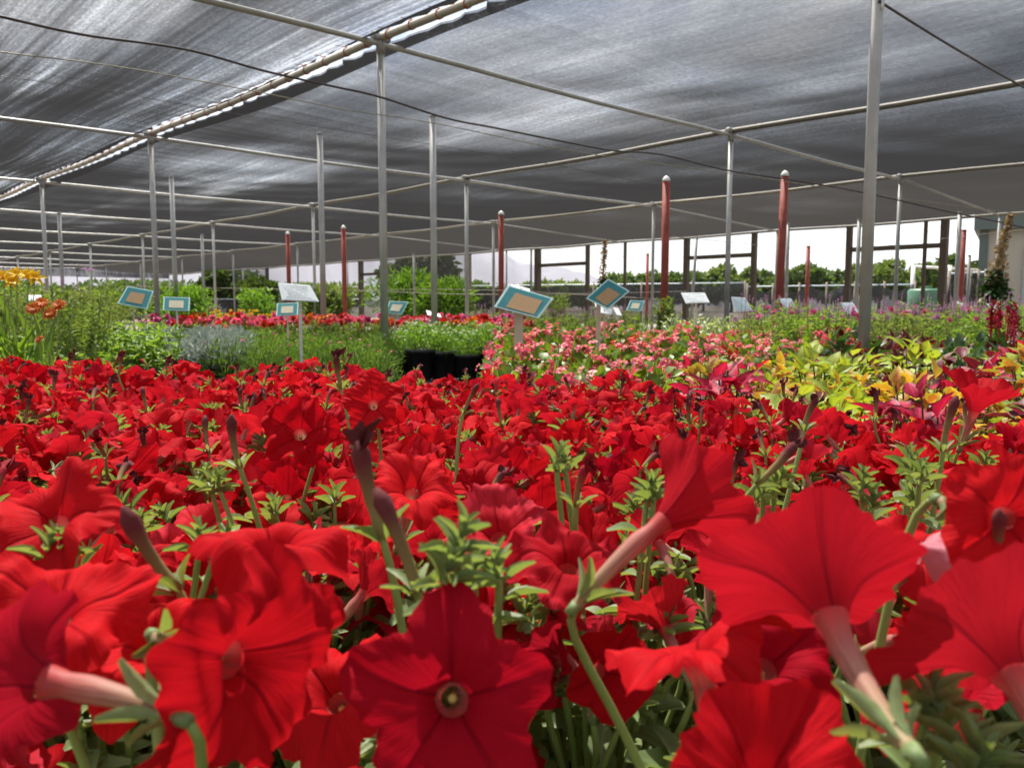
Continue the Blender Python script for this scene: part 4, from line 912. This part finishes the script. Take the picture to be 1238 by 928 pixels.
cloth(2, 3, 0.0, 0, CL[3], 'lighter sloping shade cloth strip along the far eave')
# ties along the lashed seam
tie_root = empty('lashing_twine', (0, 0, 0)); tag(tie_root, 'orange twine ties lashing the cloth edges to the bright roof pipe', 'twine')
j = -1.2; k = 0
while j < 4.2:
    p = G(0, j); d = V.normalized(); uu = U.normalized(); mb = MB(); zz = ZR-0.03*math.sin((j % 1)*PI)**2
    for q in range(2):
        an = np.linspace(0, 2*PI, 13); off = (an/(2*PI)-.5)*0.03*(1 if q else -1)
        mb.tube([(p.x+uu.x*.033*math.cos(a)+d.x*o_, p.y+uu.y*.033*math.cos(a)+d.y*o_, zz+.033*math.sin(a)) for a, o_ in zip(an, off)], .0035, 4, caps=False)
    mb.tube([(p.x-uu.x*.10, p.y-uu.y*.10, zz+.03), (p.x, p.y, zz+.040), (p.x+uu.x*.10, p.y+uu.y*.10, zz+.03)], .003, 4)
    mb.build('tie', M_TIE, tie_root); j += 0.30/V.length*(0.9+0.2*rng.random()); k += 1

def pole(name, px, d, ytop, r, m, label, cat='pole', cap=None, group=None, lean=0.0):
    root = empty(name, (PX(px, d), d, 0)); top = CAMZ+(HOR-ytop)/F*d
    mb = MB(); mb.tube([(0, 0, 0), (lean*.5, 0, top*.5), (lean, 0, top)], r, 14); mb.build('shaft', m, root)
    if cap: mb = MB(); mb.tube([(lean, 0, top), (lean, 0, top+r*.5), (lean, 0, top+r*1.1), (lean, 0, top+r*1.5)], [r*1.08, r*1.02, r*.7, r*.15], 12); mb.build('cap', M_CAP, root)
    else: mb = MB(); mb.tube([(lean, 0, top), (lean, 0, top+.012)], [r*1.1, r*1.1], 12); mb.build('cap', m, root)
    tag(root, label, cat, group); return root
r = pole('steel_pole', 1046, 3.75, -180, 0.026, M_GALV, 'nearest tall galvanised pole, right of centre, with a cable at its top')
mb = MB(); mb.box((0.0, -0.02, CAMZ+1.37), (.09, .05, .03)); mb.build('bracket', M_GALVD, r)
mb = MB(); mb.box((0.012, -0.0275, CAMZ+1.30), (.014, .002, .045)); mb.build('sticker', M_CARDW, r)
pole('steel_pole', 525, 7.6, 148, 0.029, M_GALV, 'free-standing steel pole just right of the tall middle pole')
pole('steel_pole', 391, 8.5, 168, 0.029, M_GALV, 'free-standing steel pole behind the large white sign card')
pole('steel_pole', 213, 11.3, 218, 0.030, M_GALV, 'free-standing steel pole behind the level teal sign')
pole('steel_pole', 77, 15.4, 260, 0.032, M_GALVD, 'free-standing distant steel pole near the left edge')
pole('steel_pole', 247, 18, 285, 0.030, M_GALVD, 'thin distant steel pole above the lime green shrub')
pole('steel_pole', 950, 17, 272, 0.035, M_GALVD, 'thin steel pole right behind the second red post')
pole('steel_pole', 1035, 15, 268, 0.035, M_GALVD, 'thin steel pole immediately left of the nearest pole')
pole('steel_pole', 1155, 14, 259, 0.036, M_GALVD, 'thin steel pole touching the red post at the right')
pole('steel_pole', 1169, 13, 310, 0.024, M_GALVD, 'short thin pale pole right of the right-hand red post')
pole('steel_pole', 835, 18, 288, 0.03, M_GALVD, 'thin steel pole leaning by the timber frame right of centre', lean=0.1)
pole('steel_pole', 642, 22, 303, 0.03, M_GALVD, 'thin steel pole just right of the third red post')
pole('steel_pole', 597, 20, 298, 0.03, M_GALVD, 'thin steel pole just left of the third red post')
pole('steel_pole', 501, 20, 308, 0.028, M_GALVD, 'thin steel pole in front of the dark tree')
for px, d, yt, lb in [(803, 9.9, 223, 'tallest red post with white cap, right of centre'), (941, 9.6, 217, 'second tall red post, left of the nearest steel pole'), (606, 13.3, 262, 'red capped post beside the large tilted sign'),
                      (417, 16.2, 278, 'red capped post in the left middle distance'), (350, 17.8, 285, 'smaller red capped post behind the white sign card')]:
    pole('red_post', px, d, yt, 0.045, M_REDP, lb, 'post', cap=True, lean=0.03 if px == 941 else 0)
for px, d, yt, lb in [(975, 20, 299, 'short red post between the second tall red post and the nearest pole'), (1161, 16.4, 280, 'red post near the building at the right'), (782, 26, 308, 'thin distant red post left of the tallest one'), (711, 25, 318, 'distant red post under the timber rail left of the diamond sign')]:
    pole('red_post', px, d, yt, 0.045, M_REDP, lb, 'post')

# timber eave frame along line 3
tf = empty('timber_frame', (0, 0, 0)); tag(tf, 'dark weathered timber posts and rails along the far open side', 'timber frame')
def on3(px):
    rx = (px-619)/F*math.cos(PITCH); a = G(3, 0); # x = rx*y
    t = (rx*a.y-a.x)/(V.x-rx*V.y); return a+V*t
def tpost(px, w, m=M_WOOD, top=None):
    g = on3(px); h = (zroof(3)-0.02) if top is None else top; mb = MB(); R = np.array(Matrix.Rotation(math.atan2(V.y, V.x), 3, 'Z')); w *= .78; mb.box((g.x, g.y, h/2), (w, w, h), R=R); mb.build('post', m, tf, smooth=False); return g
for px, w, m in [(324, .16, M_WOOD), (437, .20, M_WOOD), (566, .22, M_WOODL), (650, .20, M_WOOD), (710, .12, M_WOOD), (755, .08, M_WOOD), (829, .16, M_WOOD), (910, .14, M_WOOD), (1024, .14, M_WOOD), (1115, .08, M_WOOD), (1138, .17, M_WOOD)]: tpost(px, w, m)
for p0, p1 in [(437, 462), (650, 710), (829, 910), (1024, 1138)]:
    a, b = on3(p0), on3(p1); n = (b-a).normalized(); q = Vector((-n.y, n.x)); z = CAMZ+1.24; mb = MB(); R = np.array(Matrix.Rotation(math.atan2(n.y, n.x), 3, 'Z')); c = (a+b)/2
    mb.box((c.x, c.y, z), ((b-a).length-.1, .07, .10), R=R); mb.build('rail', M_WOOD, tf, smooth=False)
# wires and hose
def cable(name, pts, r, m, label, cat):
    ps = [P(x, y, d) for x, y, d in pts]; n = 8; o = []
    for i in range(len(ps)-1):
        p0 = ps[max(i-1, 0)]; p1 = ps[i]; p2 = ps[i+1]; p3 = ps[min(i+2, len(ps)-1)]
        for k in range(n):
            t = k/n; o.append(0.5*((2*p1)+(p2-p0)*t+(2*p0-5*p1+4*p2-p3)*t*t+(3*p1-p0-3*p2+p3)*t**3))
    o.append(ps[-1]); mb = MB(); mb.tube(o, r, 7); ob = mb.build(name, m); tag(ob, label, cat); return ob
hose = [(-160, -12), (-30, 14), (0, 20), (100, 42), (225, 60), (320, 86), (400, 104), (458, 117), (540, 143), (600, 155), (680, 171), (740, 182), (800, 187), (880, 206), (960, 218), (1050, 234), (1138, 254), (1225, 272), (1300, 290)]
cable('irrigation_hose', [(x, y, 4.2+max(0, x)/1238*5.2) for x, y in hose], 0.008, M_HOSE, 'black irrigation hose slung across beneath the roof', 'hose')
cable('support_wire', [(x, y, 4.4+max(0, x)/1238*5) for x, y in [(-100, 50), (0, 63), (150, 82), (300, 109), (420, 133), (525, 149), (700, 184), (900, 212), (1060, 236), (1260, 262)]], 0.0035, M_WIRE, 'tan support wire strung just below the black hose', 'wire')
cable('support_wire', [(x, y, 5.5+max(0, x)/1238*6) for x, y in [(-80, 82), (0, 92), (140, 112), (300, 140), (530, 176), (700, 205), (800, 226)]], 0.0022, M_HOSE, 'thinnest dark wire running under the tan support wire', 'wire')
cable('stay_cable', [(1063, 2, 3.72), (1150, 56, 4.2), (1240, 107, 4.8), (1340, 160, 5.5)], 0.006, M_HOSE, 'straight dark stay cable running down right from the nearest pole', 'cable')
for i, (pts, lb) in enumerate([([(417, 290, 16.2), (606, 268, 13.3), (803, 245, 9.9), (941, 232, 9.6)], 'wire linking the capped red posts near their tops'),
                 ([(350, 352, 18), (560, 350, 14), (803, 362, 9.9)], 'low wire sagging between the capped red posts'),
                 ([(640, 296, 24), (782, 312, 26), (975, 306, 20), (1161, 286, 16.4), (1300, 270, 13)], 'wire strung across the open side past the short red posts'),
                 ([(803, 285, 9.9), (975, 302, 20)], 'wire from the tallest red post to the short red post'),
                 ([(150, 346, 20), (420, 351, 18), (606, 356, 13.3), (830, 352, 20)], 'faint far wire just above the distant flowers')]):
    cable('fence_wire', pts, 0.004 if i < 4 else .006, M_WIRE, lb, 'wire')

# ------------------------------------------------------------------ mesh screens and fences
def net_mat(name, c, op):
    m, N, L = mat(name); tc = N.new('ShaderNodeTexCoord'); no = nd(N, 'ShaderNodeTexNoise', Scale=1.5, Detail=5.0); L.new(tc.outputs['Object'], no.inputs[0])
    d = N.new('ShaderNodeBsdfDiffuse'); d.inputs[0].default_value = (*c, 1); t = N.new('ShaderNodeBsdfTransparent'); x = N.new('ShaderNodeMixShader')
    L.new(mth(N, L, 'ADD', mth(N, L, 'MULTIPLY', mth(N, L, 'SUBTRACT', no.outputs[0], .5), .5), op, clamp=True), x.inputs[0]); L.new(t.outputs[0], x.inputs[1]); L.new(d.outputs[0], x.inputs[2]); out(N, L, x.outputs[0]); return m
M_NETD = net_mat('black_net', (0.075, 0.075, 0.08), 0.78); M_NETS = net_mat('grey_screen', (0.14, 0.14, 0.15), 0.55); M_NETT = net_mat('tan_screen', (0.30, 0.26, 0.20), .9)
def drape(name, a, b, z0, z1, m, label, sag=0.06, n=80, cat='net fence', posts=True, fold=0.05):
    a, b = Vector(a), Vector(b); root = empty(name, (0, 0, 0)); mb = MB(); rows = 8; v = []; q = Vector((-(b-a).y, (b-a).x)).normalized()
    for k in range(n+1):
        t = k/n; p = a.lerp(b, t); top = z1-sag*abs(math.sin(t*PI*5))*rng.uniform(.8, 1)
        for r_ in range(rows+1):
            s = r_/rows; off = fold*math.sin(s*9+t*31+2*math.sin(t*17))+fold*.5*math.sin(t*90); v.append((p.x+q.x*off, p.y+q.y*off, z0+(top-z0)*s))
    w = rows+1; mb.add(v, [[i*w+j_, (i+1)*w+j_, (i+1)*w+j_+1, i*w+j_+1] for i in range(n) for j_ in range(rows)]); mb.build('net', m, root)
    if posts:
        mb2 = MB(); mb2.tube([(a.lerp(b, k/20).x, a.lerp(b, k/20).y, z1-sag*.2) for k in range(21)], .02, 6); mb2.build('top_rail', M_CARDB, root)
        for k in range(7):
            p = a.lerp(b, k/6); mb2 = MB(); mb2.tube([(p.x, p.y, 0), (p.x, p.y, z1+.05)], .03, 6); mb2.build('post', M_WOODL, root, smooth=True)
    tag(root, label, cat); return root
drape('net_fence', (PX(560, 29), 29), (PX(900, 25), 25), 0, CAMZ+0.72, M_NETD, 'low black net fence draped across the open side, left stretch', .12)
drape('net_fence', (PX(903, 24.5), 24.5), (PX(1105, 22), 22), 0, CAMZ+0.62, M_NETD, 'low black net fence draped behind the nearest pole, right stretch', .25)
drape('net_fence', (PX(1138, 19), 19), (PX(1190, 18), 18), 0, CAMZ+0.75, M_NETD, 'short black net stretch right of the dark timber post', .1)
drape('net_fence', (PX(-250, 44), 44), (PX(560, 38), 38), 0, CAMZ+0.35, M_NETD, 'low dark net fence beyond the left half of the shade house', .1)
def screen_on3(p0, p1, z0, z1, m, label):
    a, b = on3(p0), on3(p1); return drape('shade_screen', a, b, z0, z1, m, label, 0.0, 30, 'screen', False, .02)
screen_on3(466, 562, 0, zroof(3)-.03, M_NETS, 'grey see-through screen hanging in front of the dark tree')
screen_on3(244, 322, 0, zroof(3)-.03, M_NETS, 'grey see-through screen hanging at the far left side')
screen_on3(288, 302, 0.2, 0.7, M_NETT, 'small tan screen patch low at the far left')
ge = G(1, 9); gf = G(3, 9)
drape('shade_valance', (G(-1, 9).x, G(-1, 9).y), (gf.x, gf.y), ZR-.45, ZR, M_HEM, 'dark cloth valance hanging from the far end of the roof', 0, 60, 'shade cloth', False, .04)

# far left row: low plants and hedge under far roof
shrub('far_bush', 120, 26, 352, 150, M['peren'], 2500, .22, .09, 'far grey-green bush glimpsed above the left perennials', 'oval')
shrub('far_bush', -10, 28, 350, 150, M['peren'], 2500, .22, .09, 'far dark bush at the left edge under the roof', 'oval')

# ------------------------------------------------------------------ building at right
bl = empty('utility_building', (PX(1187, 21.0), 21.0, 0), math.radians(-31)); tag(bl, 'low tan building with grey-green eaves band and a door at the right edge', 'building')
M_TANW = plain('tan_render_wall', (0.33, 0.30, 0.25), .85, var=.08, scale=6); M_FAS = plain('grey_green_fascia', (0.075, 0.095, 0.085), .6, var=.12); M_DOOR = plain('grey_door', (0.30, 0.33, 0.34), .5); M_GLASSW = plain('bright_window', (0.62, 0.66, 0.68), .15)
top = CAMZ+(HOR-268)/F*21.0; D = 0.0; x0 = 0.0
mb = MB(); mb.box((x0+5, D+2.5, (top-.25)/2), (10, 5, top-.25)); mb.build('wall', M_TANW, bl, smooth=False)
mb = MB(); mb.box((x0+5, D+2.5, top-.02), (10.5, 5.6, .46)); mb.build('roof_fascia', M_FAS, bl, smooth=False)
mb = MB(); mb.box((x0-.03, D-.012, (top-.25)/2), (.2, .06, top-.25)); mb.build('corner_pier', M_FAS, bl, smooth=False)
dr = MB(); dr.box((x0+1.35, D-.03, 1.0), (1.0, .05, 2.0)); do = dr.build('door', M_DOOR, bl, smooth=False)
mb = MB(); mb.box((x0+1.35, D-.062, 1.25), (.5, .012, 1.0)); mb.build('window', M_GLASSW, do, smooth=False)
mb = MB(); mb.tube([(x0+.98, D-.06, 1.0), (x0+.98, D-.11, 1.0)], .03, 8); mb.build('handle', M_GALV, do)
g = empty('green_tank', (PX(1119, 21), 21, 0)); mb = MB(); mb.tube([(0, 0, 0), (0, 0, .5), (0, 0, .93), (0, 0, .98)], [.42, .43, .43, .38], 24); mb.build('tank_body', plain('green_plastic', (0.05, 0.14, 0.08), .5), g); mb = MB(); mb.tube([(0, 0, .975), (0, 0, 1.04)], [.14, .13], 16); mb.build('lid', MATS['green_plastic'], g); tag(g, 'squat green tank behind the dark timber posts', 'tank')
wf = empty('white_rail_fence', (0, 0, 0)); tag(wf, 'white pipe rail fence left of the tan building', 'fence')
a, b = P(1103, 322, 24), P(1192, 327, 24); mb = MB(); mb.tube([a, b], .04, 8); mb.build('rail', M_CAP, wf)
for px in (1104, 1148, 1190): q = P(px, 330, 24); mb = MB(); mb.tube([(q.x, q.y, 0), (q.x, q.y, a.z+.03)], .06, 8); mb.build('post', M_CAP, wf)

# ------------------------------------------------------------------ trees
M_TL = [leafmat('tree_leaf_%d' % i, c1, c2, .35, .5, spec=.25) for i, (c1, c2) in enumerate([((0.045, 0.085, 0.02), (0.11, 0.17, 0.045)), ((0.08, 0.13, 0.03), (0.17, 0.23, 0.06)), ((0.03, 0.055, 0.018), (0.07, 0.105, 0.03))])]
M_BARK = plain('bark', (0.12, 0.09, 0.065), .9, bump=.5)
def tree(px, d, ytop, wpx, mi, label, n=5200, leaf=.32, base=.2):
    if px > 630: ytop -= 8; n = int(n*1.3)
    root = empty('tree', (PX(px, d), d, 0)); H = CAMZ+(HOR-ytop)/F*d; R = wpx/2/F*d; tr = MB()
    tr.tube(bez((0, 0, 0), (.05*R, 0, H*.2), (-.05*R, 0, H*.4), (0, 0, H*.75), 8), np.linspace(H*.035, H*.008, 8), 8)
    k = 26; an = rng.random(k)*6.28; q = np.sqrt(rng.random(k))*R*.8; zz = H*(base+.12+(.86-base-.12)*rng.random(k)*np.sqrt(np.clip(1-(q/R)**2*.75, .1, 1))); c = np.stack([q*np.cos(an), q*np.sin(an), zz], 1)
    for e in c[:14]: tr.tube(bez((0, 0, H*.15), (0, 0, H*.3), e*np.array([.5, .5, .8]), e, 6), np.linspace(H*.014, H*.003, 6), 5)
    tr.build('trunk', M_BARK, root); mb = MB(); ci = rng.integers(k, size=n); rad = (R*.25*rng.uniform(.6, 1.3, k))[ci][:, None]; dd = rnd_dirs(n, -1, 1); p = c[ci]+dd*rad*(rng.random((n, 1))**.4)*np.array([1, 1, .75]); p[:, 2] = np.clip(p[:, 2], H*.06, H)
    put_leaves(mb, TPL3['oval'], p, jit(dd, .7), rnd_dirs(n), rng.uniform(.6, 1.3, n)*leaf, leaf*.55); mb.build('crown', M_TL[mi], root); tag(root, label, 'tree'); return root
tree(505, 36, 296, 130, 2, 'large dark tree behind the grey screen', 9000, .30)
tree(275, 42, 322, 80, 0, 'green tree behind the far left screen', 4500, .3)
tree(312, 38, 330, 50, 0, 'small green tree right of the far left screen', 3000, .26)
tree(585, 60, 345, 90, 0, 'low tree under the pale mountain', 3500, .4)
tree(640, 85, 350, 60, 1, 'small round tree seen left of the large tilted sign frame', 3000, .5)
tree(672, 85, 343, 62, 1, 'rounded light green tree behind the large tilted sign', 3500, .5)
tree(704, 80, 348, 50, 1, 'light green tree left of the diamond-turned sign', 3000, .5)
tree(757, 70, 337, 64, 0, 'dark tree right of the diamond-turned sign', 4000, .45)
tree(812, 75, 332, 84, 0, 'dark tree behind the tallest red post', 4500, .45)
tree(850, 85, 335, 60, 1, 'lighter tree just right of the tallest red post', 3500, .5)
tree(884, 72, 324, 66, 1, 'bright tree seen inside the middle timber frame', 4500, .42)
tree(925, 76, 330, 66, 0, 'tree left of the second red post', 4000, .42)
tree(972, 68, 324, 74, 0, 'dark tree behind the short red post', 4500, .4)
tree(1010, 74, 330, 50, 0, 'tree just left of the right timber frame', 3500, .42)
tree(1062, 60, 318, 76, 1, 'rounded bright tree right of the nearest pole', 5000, .36)
tree(1108, 64, 324, 62, 1, 'pale green tree in the right half of the timber frame', 4000, .36)
tree(1148, 50, 314, 66, 0, 'dark tree left of the tan building', 4500, .32)
tree(1190, 52, 318, 60, 2, 'dark tree half hidden behind the tan building', 4000, .32)
tree(20, 60, 344, 160, 0, 'far tree at the left edge beyond the roof', 4000, .4)
tree(170, 64, 343, 150, 0, 'far tree beyond the left perennials', 4000, .4)
tree(400, 70, 346, 120, 1, 'far tree behind the left red posts', 4000, .45)

# ------------------------------------------------------------------ ground, hills
m, N, L = mat('gravel_ground'); tc = N.new('ShaderNodeTexCoord'); n1 = nd(N, 'ShaderNodeTexNoise', Scale=0.6, Detail=8.0); n2 = nd(N, 'ShaderNodeTexNoise', Scale=40.0, Detail=4.0)
for n_ in (n1, n2): L.new(tc.outputs['Object'], n_.inputs[0])
c = mixc(N, L, n1.outputs[0], (0.16, 0.13, 0.10), (0.28, 0.25, 0.20)); c = mixc(N, L, .5, c, mixc(N, L, n2.outputs[0], (.4, .4, .4), (1, 1, 1)), 'MULTIPLY')
b = nd(N, 'ShaderNodeBsdfPrincipled', Roughness=.95); L.new(c, b.inputs[0]); bp = nd(N, 'ShaderNodeBump', Strength=.6, Distance=.02); L.new(n2.outputs[0], bp.inputs['Height']); L.new(bp.outputs[0], b.inputs['Normal']); out(N, L, b.outputs[0])
mb = MB(); xs = np.array([-4000, -300, -40, 40, 300, 4000.]); ys = np.array([-300, -40, 60, 400, 5000.])
v = [(x, y, 0) for y in ys for x in xs]; mb.add(v, [[j*6+i, j*6+i+1, (j+1)*6+i+1, (j+1)*6+i] for j in range(4) for i in range(5)]); tag(mb.build('ground', MATS['gravel_ground']), kind='structure')
wm = plain('black_weed_mat', (0.02, 0.02, 0.021), .8, bump=.3); mb = MB(); mb.add([(-6, -1, .004), (8, -1, .004), (8, 12.5, .004), (-10, 12.5, .004)], [[0, 1, 2, 3]]); tag(mb.build('weed_mat', wm), kind='structure')
# hills
M_HILL = plain('mountain_rock', (0.12, 0.115, 0.14), .95, var=.2, scale=.01)
mb = MB(); n = 260; Dm = 2600; prof = [(-200, 318), (0, 316), (180, 306), (300, 290), (420, 282), (520, 290), (600, 306), (650, 322), (700, 330), (740, 340), (800, 352), (900, 358), (1240, 362), (1500, 364)]
xs = np.linspace(-200, 1500, n); ht = np.interp(xs, *zip(*prof)); ht = (HOR-ht)/F*Dm; ht = ht*(1+0.03*np.sin(xs/13)+.02*np.sin(xs/5.1+1)+.03*rng.random(n)); v = []; rows = 9
for r_ in range(rows):
    s = r_/(rows-1)
    for i in range(n):
        h = ht[i]*math.sin(s*PI/2)*(1-.12*rng.random()*(s < 1)); dd = Dm-500*(1-s)+60*math.sin(xs[i]/22+s*4); v.append(((xs[i]-619)/F*dd, dd, h+0.0 if r_ else -2))
mb.add(v, [[j_*n+i, j_*n+i+1, (j_+1)*n+i+1, (j_+1)*n+i] for j_ in range(rows-1) for i in range(n-1)]); tag(mb.build('hills', M_HILL), kind='structure')
HAZE = True
if HAZE:
    m, N, L = mat('haze_air'); pv = N.new('ShaderNodeVolumePrincipled'); pv.inputs['Density'].default_value = 0.00007; pv.inputs['Color'].default_value = (0.86, 0.89, 0.97, 1); pv.inputs['Anisotropy'].default_value = 0.2
    o = N.new('ShaderNodeOutputMaterial'); L.new(pv.outputs[0], o.inputs['Volume'])
    mb = MB(); mb.box((0, 2300, 149), (8400, 5600, 304)); tag(mb.build('haze', m, smooth=False), kind='stuff')

# ------------------------------------------------------------------ sky, sun, camera
EL, AZ = math.radians(64), math.radians(-22)     # azimuth measured from +Y towards +X
w = bpy.data.worlds.new('World'); sc.world = w; w.use_nodes = True; N = w.node_tree.nodes; L = w.node_tree.links; N.clear()
sky = N.new('ShaderNodeTexSky'); sky.sky_type = 'NISHITA'; sky.sun_disc = False; sky.sun_elevation = EL; sky.sun_rotation = AZ; sky.air_density = 1.0; sky.dust_density = 2.0
tc = N.new('ShaderNodeTexCoord'); mp = N.new('ShaderNodeMapping'); mp.inputs['Scale'].default_value = (1, 1, 3.2); L.new(tc.outputs['Generated'], mp.inputs[0])
no = nd(N, 'ShaderNodeTexNoise', Scale=2.6, Detail=7.0, Distortion=.4, Roughness=.55); L.new(mp.outputs[0], no.inputs[0])
rp = ramp(N, L, no.outputs[0], [(0.36, (0.1, .1, .1)), (0.66, (1, 1, 1))])
sky2 = mixc(N, L, rp.outputs[0], sky.outputs[0], (11.0, 11.2, 11.6))
bg = N.new('ShaderNodeBackground'); bg.inputs[1].default_value = 0.065; L.new(sky2, bg.inputs[0]); ow = N.new('ShaderNodeOutputWorld'); L.new(bg.outputs[0], ow.inputs[0])
sl = bpy.data.lights.new('sun', 'SUN'); sl.energy = 5.0; sl.angle = math.radians(.53); sl.color = (1, .95, .87); so = bpy.data.objects.new('sun', sl); COL.objects.link(so)
dv = Vector((math.cos(EL)*math.sin(AZ), math.cos(EL)*math.cos(AZ), math.sin(EL))); so.rotation_euler = dv.to_track_quat('Z', 'Y').to_euler(); so.location = (0, 0, 50)
cd = bpy.data.cameras.new('camera'); cd.sensor_width = 36; cd.lens = 36*F/1238; cd.clip_start = .02; cd.clip_end = 12000
cd.dof.use_dof = True; cd.dof.focus_distance = 1.0; cd.dof.aperture_fstop = cd.lens/1.9
co = bpy.data.objects.new('camera', cd); COL.objects.link(co); co.location = (0, 0, CAMZ); co.rotation_euler = (PI/2-PITCH, 0, 0); sc.camera = co
vs = sc.view_settings; vs.view_transform = 'Standard'; vs.look = 'None'; vs.exposure = 1.22; vs.gamma = 1
sc.render.engine = 'CYCLES'; cy = sc.cycles; cy.use_denoising = True; cy.max_bounces = 7; cy.diffuse_bounces = 3; cy.transmission_bounces = 4; cy.transparent_max_bounces = 16; cy.volume_bounces = 1; cy.sample_clamp_indirect = 6; cy.caustics_reflective = False; cy.caustics_refractive = False
cy.use_adaptive_sampling = True; cy.adaptive_threshold = .02
print('petunias', len(cells), 'near', len(near_cells), 'objects', len(sc.objects))
